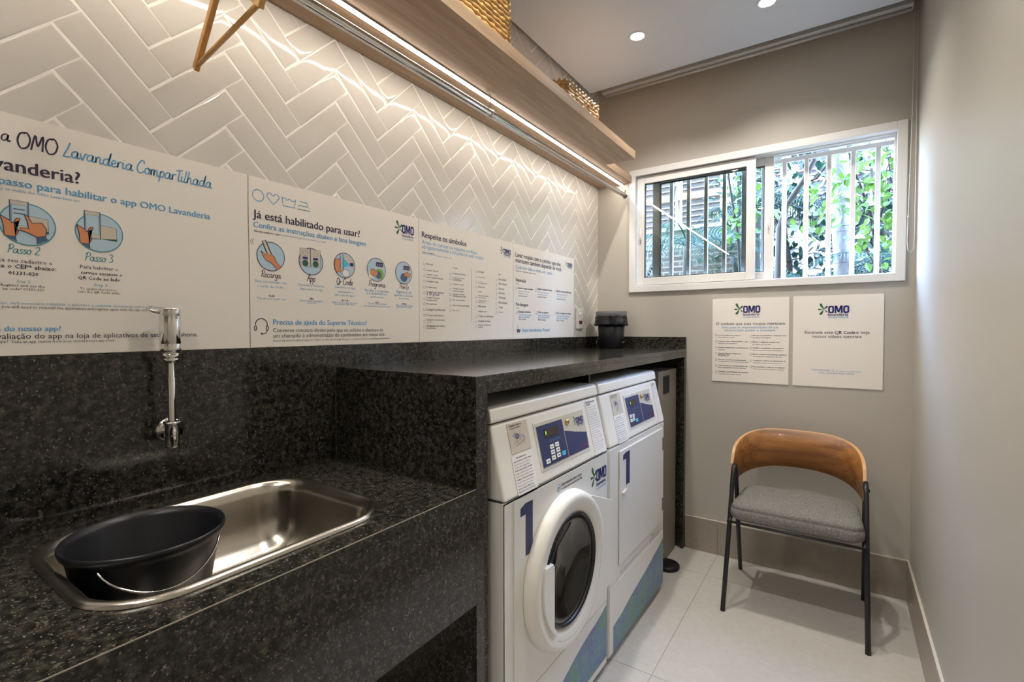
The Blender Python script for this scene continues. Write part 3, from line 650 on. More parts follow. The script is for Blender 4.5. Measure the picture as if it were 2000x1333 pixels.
for x, y in ((.355, -1.565), (.355, -1.915), (.085, -1.565), (.085, -1.915)):
    sx = 1 if x > .2 else -1; sy = 1 if y > -1.7 else -1; mb = MB()
    for ph in (0, math.pi): mb.tube([(x+sx*.004+.006*math.cos(k*.9+ph), y+sy*.004+.006*math.sin(k*.9+ph), ZU+.006+k*.0065) for k in range(46)], .006, 6)
    mb.build('corner_braid', STRAW, bk)
lb = emp('low_basket', (.26, -.97, ZU), 'low knotted straw tray basket at the window end of the oak shelf', 'basket')
mb = MB(); mb.box(.15, .345, -1.13, -.81, ZU+.001, ZU+.05)
for k in range(5): rope_ring(mb, .138, .36, -1.145, -.80, .03, ZU+.011+k*.0165, .0098, .0035, 6, k)
mb.build('woven_body', STRAW, lb)
mb = MB()
p = rrect(.138, .36, -1.145, -.80, .03, ZU+.088, 8); n_ = 120; path = []
tot = []
for i in range(len(p)):
    a = Vector(p[i]); b = Vector(p[(i+1) % len(p)]); k = max(1, int((b-a).length/.008))
    for j in range(k): tot.append(a.lerp(b, j/k))
for ph in (0, math.pi): mb.tube([v+Vector((.008*math.cos(i*.8+ph), 0, .008*math.sin(i*.8+ph))) for i, v in enumerate(tot)], .0065, 6, closed=True)
mb.build('braided_rim', STRAW, lb)

# ------------------------------------------------------------------ ceiling lights, blind
def downlight(x, y, lab, grp=None):
    r = emp('downlight', (x, y, ZC), lab, 'ceiling light', grp)
    MB().lathe([(.046, -.0005), (.045, -.004), (.034, -.005), (.030, -.001)], (x, y, ZC), 'z', 32).build('ring', PAINT_C, r)
    MB().lathe([(.030, -.0012), (.018, -.0030), (.0, -.0035)], (x, y, ZC), 'z', 28).build('lens', LAMPM, r)
    ld_ = bpy.data.lights.new('lamp', 'SPOT'); lo = bpy.data.objects.new('lamp', ld_); COL.objects.link(lo); lo.parent = r; lo.location = (0, 0, -.012)
    ld_.energy = SPOT_W; ld_.color = (1, .95, .87); ld_.spot_size = R(130); ld_.spot_blend = .7; ld_.shadow_soft_size = .022 if y > -1 else .05
downlight(.475, -.598, 'recessed round ceiling spotlight over the machines, left one of two in view')
downlight(1.039, -.521, 'recessed round ceiling spotlight at the upper picture edge above the chair')
for y, row in ((-1.85, 'second row from the window'), (-3.5, 'row nearest the entrance')):  # both rows are out of view, added to light the room
    for x, sd in ((.50, 'on the tiled wall side'), (1.10, 'on the plain wall side')): downlight(x, y, 'unseen ceiling spotlight added in the '+row+', '+sd)
bl = emp('roller_blind', (.83, -.09, 2.77), 'rolled-up pale roller blind above the window with a looped cord at its right end', 'blind')
MB().box(.075, 1.584, -.125, -.055, 2.771, 2.845).build('cassette', mat('grey_white_blind', (.50, .49, .47), .5), bl, .004)
MB().tube([(.085, -.09, 2.762), (1.578, -.09, 2.762)], .008, 12).build('bottom_bar', mat('grey_white_blind', (.5, .5, .5), .5), bl)
mb = MB()
c = [(1.592, -.05, 2.79), (1.590, -.05, 2.3), (1.583, -.05, 1.85), (1.580, -.05, 1.72), (1.584, -.05, 1.675), (1.594, -.05, 1.663), (1.605, -.05, 1.68), (1.607, -.05, 1.75), (1.6065, -.05, 2.0), (1.604, -.05, 2.79)]
mb.tube(c, .0017, 6); mb.lathe([(.0, -.006), (.0035, -.004), (.0035, .004), (0, .006)], (1.583, -.05, 1.83), 'z', 10)
mb.build('cord', mat('white_cord', (.7, .68, .65), .5), bl)

# ------------------------------------------------------------------ chair
ch = emp('armchair', (1.165, -.35, 0), 'low armchair with curved walnut back, grey cushion and black metal legs', 'chair')
def side(x, sg):
    pts = [(x, -.587, 0), (x-.004*sg, -.49, .29), (x-.008*sg, -.402, .595), (x-.009*sg, -.388, .622), (x-.009*sg, -.365, .633), (x-.009*sg, -.343, .622), (x-.009*sg, -.327, .595), (x-.004*sg, -.22, .29), (x-.001*sg, -.112, 0)]
    return pts
for x, sg in ((.892, -1), (1.438, 1)):
    p = side(x, sg)
    MB().tube(p[:5], .0105, 10).build('leg', BLACKM, ch); MB().tube(p[4:], .0105, 10).build('leg', BLACKM, ch)
mb = MB()
for y, z in ((-.520, .400), (-.165, .400)): mb.tube([(.896, y, z), (1.434, y, z)], .006, 8)
for x in (.905, 1.425): mb.tube([(x, -.52, .400), (x, -.165, .400)], .006, 8)
mb.build('seat_frame', BLACKM, ch)
mb = MB(); LL = []
def cush(ins, z):
    o = []
    base = rrect(.902+ins, 1.428-ins, -.525+ins, -.14-ins, .055, 0, 7)
    for x, y, _ in base:
        t = (y+.525)/.385; sh = 1-.10*max(0, t-.3)*max(0, t)**.5
        o.append((1.165+(x-1.165)*sh, y, z+(.012*math.cos((x-1.165)/.26*math.pi/2) if z > .43 else 0)))
    return o
for ins, z in ((.035, .408), (.012, .410), (.002, .420), (0, .440), (.002, .457), (.006, .461), (.004, .465), (.010, .478), (.03, .487), (.07, .491), (.12, .492)): LL.append(cush(ins, z))
mb.loops(LL, 0, True, True, True, True); mb.s[-1] = True; mb.build('seat_cushion', FABRIC, ch)
# bent plywood back
mb = MB(); n_ = 44; Fi = []; Fo = []
def backpt(u):
    a = u*R(90); e = .62
    return (1.155+.272*math.copysign(abs(math.sin(a))**e, math.sin(a)), -.395+.285*abs(math.cos(a))**.62)
for k in range(n_+1):
    u = -1+2*k/n_; u *= .955; x, y = backpt(u)
    au = abs(u)/.955
    s_ = abs(x-1.155)/.272
    yy_ = max(0, (-.11-y))/.285
    zt = .787-.045*s_**3.4-.100*yy_**1.9; zb = .599-.045*s_**2.2-.035*yy_
    if au > .9:
        q = (au-.9)/.1; mid = (zt+zb)/2-.01; zt = zt+(mid-zt)*.55*q**2.4; zb = zb+(mid-zb)*.45*q**2.4
    x2, y2 = backpt(u+.01); dx, dy = x2-x, y2-y; q = math.hypot(dx, dy); nx, ny = dy/q, -dx/q
    t_ = .0065
    Fi.append([(x+nx*t_*i, y+ny*t_*i, z) for i, z in ((1, zb), (1, zb+(zt-zb)*.5), (1, zt), (-1, zt+.002), (-1, zb+(zt-zb)*.5), (-1, zb-.002))])
vs = [p for l in Fi for p in l]; K = len(Fi); fs = []; ms = []
b_ = 0
for a in range(K-1):
    for i in range(6):
        j = (i+1) % 6; mb.add([], [], 0); mb.f.append([a*6+i, a*6+j, (a+1)*6+j, (a+1)*6+i]); mb.m.append(1 if i in (2, 5) else 0); mb.s.append(i not in (2, 5))
mb.v = vs; mb.f.append([0, 1, 2, 3, 4, 5]); mb.f.append([(K-1)*6+i for i in range(6)]); mb.m += [1, 1]; mb.s += [False, False]
mb.build('backrest', [WALNUT, PLYEDGE], ch)
for a, b in ((.886, .897), (1.444, 1.426)): MB().tube([(a, -.36, .60), (b, -.36, .60)], .008, 10).build('fixing_bolt', BLACKM, ch)

# ------------------------------------------------------------------ things on and under the worktop
bn = emp('waste_bin', (.150, -.135, ZT), 'small dark cylindrical bin with a black bag folded over its metal rim', 'bin')
MB().lathe([(.0, .001), (.072, .001), (.074, .004), (.084, .205), (.080, .205), (.07, .01), (0, .008)], (.150, -.135, ZT), 'z', 40).build('drum', BLACKP, bn)
MB().lathe([(.094, .196), (.0955, .200), (.0955, .224), (.092, .226), (.090, .222), (.090, .200)], (.150, -.135, ZT), 'z', 40).build('rim_band', GREYP, bn)
random.seed(9); LL = []
for r_, h in ((.0925, .200), (.095, .190), (.093, .178), (.1005, .166), (.097, .156), (.1015, .147), (.095, .139), (.086, .144)):
    ph = random.random()*6; LL.append([(.150+(r_+(.0045*math.sin(k*1.3+ph)+random.uniform(-.003, .003)))*math.cos(2*math.pi*k/44), -.135+(r_+.003*math.sin(k*2.3+ph))*math.sin(2*math.pi*k/44), ZT+h+random.uniform(-.005, .005)) for k in range(44)])
MB().loops(LL, 0, True).build('bin_bag', BAG, bn)
for q in ([(.075, -.165, ZT+.012), (.068, -.172, ZT+.028), (.072, -.168, ZT+.045)], [(.225, -.165, ZT+.022), (.238, -.178, ZT+.036), (.252, -.182, ZT+.040)]): MB().tube(q, .0028, 8).build('wire_clip', CHROME, bn)
al = emp('call_button', (0, -.285, 1.31), 'white emergency call plate with a dark red button between sign and window wall', 'call button')
MB().box(.0005, .012, -.328, -.243, 1.309, 1.432).build('plate', WHITEP, al, .004)
MB().box(.012, .0155, -.298, -.262, 1.338, 1.358).build('button', REDL, al, .001)
MB().lathe([(.012, .012), (.011, .0145), (0, .015)], (0, -.283, 1.398), 'x', 20).build('sensor_dome', WHITEP, al)
cb = emp('grey_cabinet', (.35, -.2, 0), 'tall narrow grey panel cabinet under the worktop beyond the dryer', 'cabinet')
MB().box(.06, .525, -.39, -.052, .001, 1.076).build('carcass', LAM, cb, .002)
MB().box(.5255, .5275, -.303, -.196, .948, 1.046).build('recessed_pull', GASK2, cb)
tag(MB().lathe([(0, .001), (.064, .001), (.066, .004), (.066, .016), (.060, .022), (0, .022)], (.556, -.315, 0), 'z', 36).build('floor_disc', BLACKP), 'flat round black disc lying on the floor beside the dryer', 'disc')
# lettering: ink, text, start, end and baseline in metres on the board's own plane
SIGNS={'s1': ([('dark', '~a', -2.749, -2.736, 1.673, ''),
('dark', '~OMO', -2.728, -2.667, 1.666, ''),
('blue', '~Lavanderia', -2.659, -2.54, 1.669, ''),
('blue', '~Compartilhada', -2.534, -2.374, 1.669, ''),
('dark', 'lavanderia?', -2.781, -2.633, 1.617, 'b'),
('blue', 'passo para habilitar o app OMO Lavanderia', -2.753, -2.379, 1.5895, 'b'),
('blue', 'step to enable the OMO Lavanderia app', -2.759, -2.634, 1.579, ''),
('teal', '~Passo 2', -2.744, -2.698, 1.46, ''),
('teal', '~Passo 3', -2.628, -2.58, 1.458, ''),
('dark', 'Faça seu cadastro e', -2.766, -2.68, 1.442, ''),
('dark', 'utilize o CEP* abaixo:', -2.775, -2.674, 1.4305, 'b'),
('dark', '01331-020', -2.743, -2.701, 1.418, 'b'),
('teal', 'Step 2', -2.732, -2.713, 1.403, ''),
('dark', 'Register and use the', -2.754, -2.692, 1.395, ''),
('dark', 'zip code* 01331-020', -2.752, -2.693, 1.388, ''),
('dark', 'Para habilitar o', -2.636, -2.571, 1.4405, ''),
('dark', 'serviço escaneie o', -2.635, -2.564, 1.429, 'b'),
('dark', 'QR Code ao lado', -2.64, -2.568, 1.4175, 'b'),
('blue', 'Step 3', -2.614, -2.591, 1.404, ''),
('dark', 'To enable the service,', -2.637, -2.574, 1.3955, ''),
('dark', 'scan the QR Code aside.', -2.641, -2.568, 1.389, ''),
('blue', '*Para utilizar o serviço, será necessário reinstalar o aplicativo e cadastrar novamente com o CEP acima.', -2.819, -2.485, 1.3605, ''),
('dark', '*To use the service, you will need to reinstall the application and register again with the zip code above.', -2.819, -2.493, 1.353, ''),
('blue', 'O que acha do nosso app?', -2.822, -2.669, 1.3085, 'b'),
('dark', 'Deixe sua avaliação do app na loja de aplicativos de seu smartphone.', -2.832, -2.412, 1.2935, ''),
('dark', 'Like our app?', -2.788, -2.746, 1.286, ''),
('dark', "Take an app review from your smartphone's app store.", -2.742, -2.579, 1.285, '')], {'c2': [(-2.75, 1.513), (-2.679, 1.523), (-2.715, 1.558), (-2.718, 1.478)], 'c3': [(-2.643, 1.518), (-2.562, 1.519), (-2.603, 1.561), (-2.604, 1.478)]}), 's2': ([('dark', 'Já está habilitado para usar?', -2.27, -1.915, 1.6155, 'b'),
('blue', 'Confira as instruções abaixo e boa lavagem', -2.269, -1.891, 1.59, 'b'),
('dark', 'Already enabled to use?', -2.268, -2.195, 1.5775, 'b'),
('blue', 'Check the instructions below and have a good wash', -2.195, -2.045, 1.578, ''),
('dark', '~Recarga', -2.25, -2.193, 1.456, ''),
('dark', '~App', -2.11, -2.083, 1.455, ''),
('dark', '~Qr Code', -2.008, -1.945, 1.454, ''),
('dark', '~Programa', -1.881, -1.809, 1.4565, ''),
('dark', '~Pronto', -1.742, -1.697, 1.457, ''),
('blue', 'Faça sua recarga com', -2.267, -2.176, 1.4405, ''),
('blue', 'o cartão de crédito', -2.261, -2.183, 1.4275, ''),
('dark', 'Refill', -2.228, -2.213, 1.402, 'b'),
('blue', 'Top up your credit card', -2.262, -2.179, 1.394, ''),
('blue', 'Selecione as máquinas', -2.141, -2.052, 1.44, ''),
('blue', 'disponíveis no app', -2.133, -2.057, 1.428, ''),
('dark', 'App', -2.102, -2.089, 1.401, 'b'),
('blue', 'Select the available', -2.135, -2.057, 1.393, ''),
('blue', 'machines', -2.111, -2.081, 1.3875, ''),
('blue', 'Selecione no app', -2.014, -1.936, 1.4415, ''),
('blue', 'escaneando o', -2.004, -1.946, 1.4275, ''),
('blue', 'QR Code desejado', -2.015, -1.938, 1.4165, ''),
('dark', 'QR Code', -1.991, -1.963, 1.401, 'b'),
('blue', 'Select in the app by scan', -2.024, -1.929, 1.393, ''),
('blue', 'the desired QR Code', -2.015, -1.939, 1.3875, ''),
('blue', 'Escolha o programa', -1.896, -1.793, 1.4385, ''),
('blue', 'e a temperatura e', -1.89, -1.8, 1.429, ''),
('blue', 'aperte iniciar', -1.873, -1.815, 1.4175, ''),
('dark', 'Menu', -1.852, -1.837, 1.4, 'b'),
('blue', 'Choose the program', -1.886, -1.803, 1.395, ''),
('blue', 'and temperature and press start', -1.902, -1.787, 1.3865, ''),
('blue', 'Agora é só', -1.758, -1.683, 1.4405, ''),
('blue', 'aguardar o término', -1.766, -1.676, 1.4295, ''),
('blue', 'do processo', -1.745, -1.694, 1.419, ''),
('dark', 'Done', -1.729, -1.709, 1.4, 'b'),
('blue', 'Now just wait for the', -1.76, -1.676, 1.3935, ''),
('blue', 'process to end', -1.755, -1.685, 1.3875, ''),
('blue', 'Precisa de ajuda do Suporte Técnico?', -2.217, -1.891, 1.324, 'b'),
('dark', 'Converse conosco direto pelo app ou solicite a abertura de', -2.218, -1.82, 1.3025, ''),
('dark', 'um chamado à administração do condomínio em nosso site.', -2.218, -1.811, 1.287, ''),
('dark', 'Need help from Technical Support? Talk to us directly through the app or request a ticket to the building administration', -2.218, -1.787, 1.2755, '')], {'icons': [(-2.27, 1.675), (-2.239, 1.682), (-2.23, 1.676), (-2.195, 1.683), (-2.186, 1.674), (-2.144, 1.683), (-2.138, 1.673), (-2.098, 1.681), (-2.254, 1.693), (-2.255, 1.663)], 'logo': [(-1.759, 1.671), (-1.727, 1.659), (-1.669, 1.663), (-1.668, 1.691)], 'circ': [(-2.261, 1.511), (-2.181, 1.519), (-2.136, 1.513), (-2.056, 1.517), (-2.017, 1.513), (-1.936, 1.518), (-1.887, 1.512), (-1.806, 1.518), (-1.76, 1.514), (-1.68, 1.517)], 'head': [(-2.27, 1.316), (-2.232, 1.317), (-2.251, 1.335), (-2.251, 1.297)]}), 's3': ([('dark', 'Respeite os símbolos', -1.626, -1.361, 1.6615, 'b'),
('blue', 'Antes de colocar na máquina verifique', -1.626, -1.288, 1.6365, ''),
('blue', 'obrigatoriamente a etiqueta de suas roupas', -1.627, -1.243, 1.619, ''),
('dark', 'Respect the symbols', -1.624, -1.56, 1.6025, 'b'),
('blue', 'Before placing in the machine, check the label', -1.621, -1.456, 1.5975, ''),
('dark', 'Normal', -1.602, -1.568, 1.5585, ''),
('dark', 'Lavagem delicada', -1.602, -1.537, 1.5355, ''),
('dark', 'Lavagem normal', -1.602, -1.54, 1.519, ''),
('dark', 'com roupas escuras', -1.602, -1.508, 1.508, ''),
('dark', 'Lavagem à mão', -1.602, -1.535, 1.4925, ''),
('dark', 'Lavagem suave', -1.602, -1.544, 1.4705, ''),
('dark', 'Lavagem permanente', -1.602, -1.505, 1.4515, ''),
('dark', 'a 30 graus', -1.603, -1.531, 1.442, ''),
('dark', 'Lavagem à máquina', -1.603, -1.529, 1.4295, ''),
('dark', 'com água morna', -1.603, -1.544, 1.4205, ''),
('dark', 'Não passar ferro', -1.603, -1.544, 1.4055, ''),
('dark', 'Lavagem profissional', -1.603, -1.497, 1.3825, ''),
('dark', 'Produto para limpeza', -1.603, -1.506, 1.3605, ''),
('dark', 'Lavagem com alvejante', -1.603, -1.499, 1.343, ''),
('dark', 'sem cloro', -1.603, -1.57, 1.335, ''),
('dark', 'Alvejante com cloro', -1.604, -1.5, 1.3185, ''),
('dark', 'não permitido', -1.604, -1.551, 1.3105, ''),
('dark', 'Secagem', -1.449, -1.418, 1.56, ''),
('dark', 'Secagem em tambor', -1.45, -1.364, 1.537, ''),
('dark', 'Secagem na vertical', -1.45, -1.376, 1.52, ''),
('dark', 'à sombra', -1.45, -1.394, 1.51, ''),
('dark', 'Secagem normal', -1.45, -1.383, 1.493, ''),
('dark', 'Secagem vertical', -1.45, -1.379, 1.475, ''),
('dark', 'temperatura baixa', -1.45, -1.379, 1.4655, ''),
('dark', 'Secagem vertical', -1.45, -1.376, 1.4525, ''),
('dark', 'temperatura alta', -1.45, -1.365, 1.4435, ''),
('dark', 'Não secar em tambor', -1.45, -1.369, 1.428, ''),
('dark', 'Secar horizontalmente', -1.45, -1.343, 1.405, ''),
('dark', 'Não torcer', -1.451, -1.41, 1.384, ''),
('dark', 'Lavagem', -1.279, -1.237, 1.5595, ''),
('dark', 'Passar a ferro', -1.279, -1.229, 1.5365, ''),
('dark', 'Passar a ferro em', -1.279, -1.243, 1.519, ''),
('dark', 'temperatura baixa', -1.279, -1.214, 1.5105, ''),
('dark', 'Passar frio', -1.279, -1.231, 1.493, ''),
('dark', 'A vapor', -1.279, -1.251, 1.4725, ''),
('dark', 'Temperatura média', -1.279, -1.206, 1.455, ''),
('dark', 'máximo 150 graus', -1.279, -1.223, 1.4465, ''),
('dark', 'Temperatura alta', -1.279, -1.219, 1.433, ''),
('dark', 'máximo 200 graus', -1.279, -1.235, 1.425, ''),
('dark', 'Não passar', -1.279, -1.223, 1.407, ''),
('dark', 'Lavagem a seco', -1.279, -1.215, 1.385, ''),
('dark', 'Todos os solventes', -1.28, -1.169, 1.3625, ''),
('dark', 'Qualquer produto', -1.28, -1.19, 1.3415, ''),
('dark', 'Limpeza profissional', -1.28, -1.19, 1.3245, ''),
('dark', 'a úmido', -1.28, -1.246, 1.3145, ''),
('dark', 'Leve', -1.126, -1.106, 1.5615, ''),
('dark', 'Sem alvejar', -1.126, -1.063, 1.538, ''),
('dark', 'Não alvejar', -1.126, -1.058, 1.517, ''),
('dark', 'Normal', -1.126, -1.083, 1.494, ''),
('dark', 'Delicado', -1.126, -1.077, 1.474, ''),
('dark', 'Vertical', -1.126, -1.072, 1.452, ''),
('dark', 'Horizontal', -1.126, -1.056, 1.428, ''),
('dark', 'À mão', -1.126, -1.092, 1.407, ''),
('dark', 'À sombra', -1.126, -1.091, 1.3855, '')], {'logo': [(-1.114, 1.674), (-1.084, 1.667), (-1.025, 1.667), (-1.025, 1.69)], 'div': [(-1.327, 1.57), (-1.328, 1.342)], 'ic': [(-1.614, 1.56), (-1.614, 1.539), (-1.614, 1.516), (-1.615, 1.494), (-1.615, 1.472), (-1.615, 1.449), (-1.615, 1.428), (-1.615, 1.407), (-1.616, 1.386), (-1.616, 1.363), (-1.616, 1.341), (-1.616, 1.319), (-1.465, 1.536), (-1.465, 1.516), (-1.465, 1.494), (-1.465, 1.473), (-1.465, 1.452), (-1.465, 1.429), (-1.465, 1.407), (-1.466, 1.386), (-1.293, 1.562), (-1.293, 1.538), (-1.293, 1.515), (-1.293, 1.494), (-1.293, 1.451), (-1.293, 1.429), (-1.293, 1.409), (-1.294, 1.363), (-1.294, 1.342), (-1.294, 1.322), (-1.143, 1.537), (-1.143, 1.515), (-1.143, 1.495), (-1.143, 1.473), (-1.144, 1.452), (-1.144, 1.429), (-1.144, 1.409), (-1.144, 1.386)]}), 's4': ([('dark', 'Lavar roupas com o carinho que elas', -0.984, -0.521, 1.665, 'b'),
('dark', 'merecem também depende de você.', -0.982, -0.508, 1.6375, 'b'),
('blue', 'Cuide bem delas e conte com a gente', -0.982, -0.616, 1.608, ''),
('dark', 'Taking care of clothes also depends on you', -0.982, -0.792, 1.5935, ''),
('dark', 'Separação', -0.982, -0.888, 1.5445, 'b'),
('dark', 'Pré-lavagem', -0.979, -0.868, 1.4235, 'b'),
('blue', 'Seque naturalmente. Pronto!', -0.925, -0.647, 1.296, 'b'),
('dark', 'Separe as roupas coloridas', -0.96, -0.822, 1.5095, 'b'),
('blue', 'das brancas e das escuras', -0.957, -0.857, 1.4945, ''),
('blue', 'lave cada tipo em separado', -0.957, -0.866, 1.484, ''),
('blue', 'evite misturar os tecidos', -0.957, -0.874, 1.473, ''),
('dark', 'Separate your clothes', -0.957, -0.883, 1.4715, ''),
('dark', 'Separe as peças brancas', -0.775, -0.619, 1.5165, 'b'),
('blue', 'das brancas e das escuras', -0.772, -0.659, 1.5005, ''),
('blue', 'lave cada tipo em separado', -0.772, -0.669, 1.489, ''),
('blue', 'evite misturar os tecidos', -0.772, -0.678, 1.4775, ''),
('dark', 'Separate your clothes', -0.772, -0.689, 1.4755, ''),
('dark', 'Separe as peças delicadas', -0.57, -0.391, 1.5175, 'b'),
('blue', 'das brancas e das escuras', -0.566, -0.437, 1.5005, ''),
('blue', 'lave cada tipo em separado', -0.566, -0.448, 1.488, ''),
('blue', 'evite misturar os tecidos', -0.566, -0.459, 1.4755, ''),
('dark', 'Separate your clothes', -0.566, -0.471, 1.474, ''),
('dark', 'Esvazie os bolsos', -0.957, -0.843, 1.3905, 'b'),
('blue', 'antes de lavar as peças', -0.954, -0.838, 1.377, ''),
('blue', 'para não danificar', -0.954, -0.849, 1.366, ''),
('dark', 'Before washing', -0.954, -0.886, 1.355, ''),
('dark', 'Feche os zíperes', -0.772, -0.661, 1.3925, 'b'),
('blue', 'antes de lavar as peças', -0.769, -0.637, 1.378, ''),
('blue', 'para não danificar', -0.769, -0.649, 1.366, ''),
('dark', 'Before washing', -0.769, -0.691, 1.354, ''),
('dark', 'Vire as roupas do avesso', -0.57, -0.391, 1.393, 'b'),
('blue', 'antes de lavar as peças', -0.566, -0.416, 1.3775, ''),
('blue', 'para não danificar', -0.566, -0.43, 1.364, ''),
('dark', 'Before washing', -0.566, -0.478, 1.352, '')], {'logo': [(-0.468, 1.682), (-0.437, 1.675), (-0.378, 1.672), (-0.378, 1.695)], 'und': [(-0.982, 1.532), (-0.95, 1.532), (-0.979, 1.413), (-0.95, 1.413)], 'ic': [(-0.974, 1.511), (-0.789, 1.512), (-0.585, 1.517), (-0.972, 1.389), (-0.786, 1.392), (-0.584, 1.394)], 'tub': [(-0.978, 1.3), (-0.938, 1.299), (-0.96, 1.324)]}), 'pa': ([('dark', 'O cuidado que suas roupas merecem', 0.735, 1.082, 1.3295, ''),
('blue', 'Saiba quais as responsabilidades de sua', 0.766, 1.049, 1.3105, ''),
('blue', 'administração predial na lavanderia', 0.779, 1.036, 1.2945, ''),
('dark', 'Ser um exemplo para o bom uso', 0.747, 0.864, 1.268, 'b'),
('dark', 'funcionamento de tudo', 0.747, 0.834, 1.2565, ''),
('dark', 'Orientar sobre o funcionamento e uso', 0.747, 0.903, 1.2335, 'b'),
('dark', 'adequado dos aparelhos', 0.747, 0.847, 1.222, ''),
('dark', 'Verificar vazamentos e problemas na', 0.747, 0.904, 1.198, 'b'),
('dark', 'instalação', 0.747, 0.786, 1.186, ''),
('dark', 'Garantir limpeza e higiene no', 0.748, 0.87, 1.165, 'b'),
('dark', 'espaço', 0.748, 0.805, 1.153, ''),
('dark', 'Acionar a assistência técnica quando', 0.748, 0.895, 1.129, 'b'),
('dark', 'os equipamentos não funcionarem bem', 0.748, 0.905, 1.1185, ''),
('dark', 'Oferecer bancos e mesas dentro de', 0.748, 0.901, 1.0955, 'b'),
('dark', 'suas instalações de uso comum', 0.748, 0.893, 1.0845, ''),
('dark', 'Sinalizar ocorrências às pessoas', 0.749, 0.904, 1.0605, 'b'),
('dark', 'responsáveis pelo espaço comum', 0.749, 0.869, 1.0485, ''),
('dark', 'Informar aos moradores o manuseio dos', 0.926, 1.086, 1.268, 'b'),
('dark', 'produtos de lavagem', 0.927, 1.015, 1.256, ''),
('dark', 'Manter o ambiente arejado com', 0.927, 1.057, 1.232, 'b'),
('dark', 'produtos de limpeza', 0.927, 1.015, 1.2195, ''),
('dark', 'Verificar a ventilação e presença de', 0.927, 1.076, 1.199, 'b'),
('dark', 'fumaça nas proximidades da lavanderia', 0.927, 1.074, 1.1875, ''),
('dark', 'Manter somente uma limpeza cuidadosa', 0.927, 1.09, 1.1645, 'b'),
('dark', 'das máquinas e acessórios em uso', 0.928, 1.067, 1.153, ''),
('dark', 'Comunicar e registrar na administração do', 0.928, 1.088, 1.1305, 'b'),
('dark', 'condomínio quaisquer mau funcionamento', 0.928, 1.065, 1.1185, ''),
('dark', 'Responsabilizar a empresa em qualquer', 0.928, 1.084, 1.0955, 'b'),
('dark', 'serviço que necessite suporte ou reparo', 0.928, 1.079, 1.084, '')], {'logo': [(0.827, 1.429), (0.876, 1.396), (0.962, 1.397), (0.962, 1.436)], 'ic': [(0.736, 1.272), (0.737, 1.236), (0.737, 1.201), (0.737, 1.167), (0.737, 1.132), (0.738, 1.097), (0.738, 1.061), (0.917, 1.266), (0.917, 1.234), (0.917, 1.201), (0.918, 1.164), (0.918, 1.13), (0.918, 1.096)]}), 'pb': ([('dark', 'Escaneie este', 1.173, 1.297, 1.2815, ''),
('dark', 'QR Code', 1.304, 1.389, 1.2815, 'b'),
('dark', 'e veja', 1.393, 1.447, 1.282, ''),
('dark', 'nossos vídeos tutoriais', 1.207, 1.415, 1.261, ''),
('blue', 'Clique em nosso', 1.205, 1.287, 1.092, ''),
('blue', 'site www e acesse lavanderia', 1.31, 1.417, 1.09, ''),
('blue', 'nossas dicas para lavar melhor', 1.235, 1.389, 1.0775, '')], {'logo': [(1.226, 1.418), (1.274, 1.387), (1.363, 1.386), (1.363, 1.425)], 'ic': [(1.299, 1.093)]})}
# ------------------------------------------------------------------ laundry machines
def console_canvas(y0):
    bot = Vector((.6055, y0, .848)); top = Vector((.5575, y0, 1.052)); return Canvas(bot, (0, 1, 0), top-bot)
MT = ['dark', 'blue', 'teal', 'navy', 'green', 'skin', 'pale', 'white', 'black', 'slate', 'cyan', 'red', 'panel', 'grey', 'screen', 'lime', 'tan']
MI = {k: i for i, k in enumerate(MT)}; MM = [INK[k] for k in MT]
LINES = ['Siga as instruções antes de iniciar a lavagem', 'Separe as roupas por cor e por tipo de tecido', 'Coloque o sabão na gaveta indicada', 'Feche bem a porta antes de iniciar', 'Escolha o programa e aguarde o sinal',
         'Não sobrecarregue a máquina com roupas', 'Verifique os bolsos antes da lavagem', 'Em caso de dúvida consulte o suporte', 'Use somente produtos recomendados', 'Retire as roupas ao final do ciclo', 'Mantenha a área sempre limpa', 'Obrigado por usar a lavanderia']
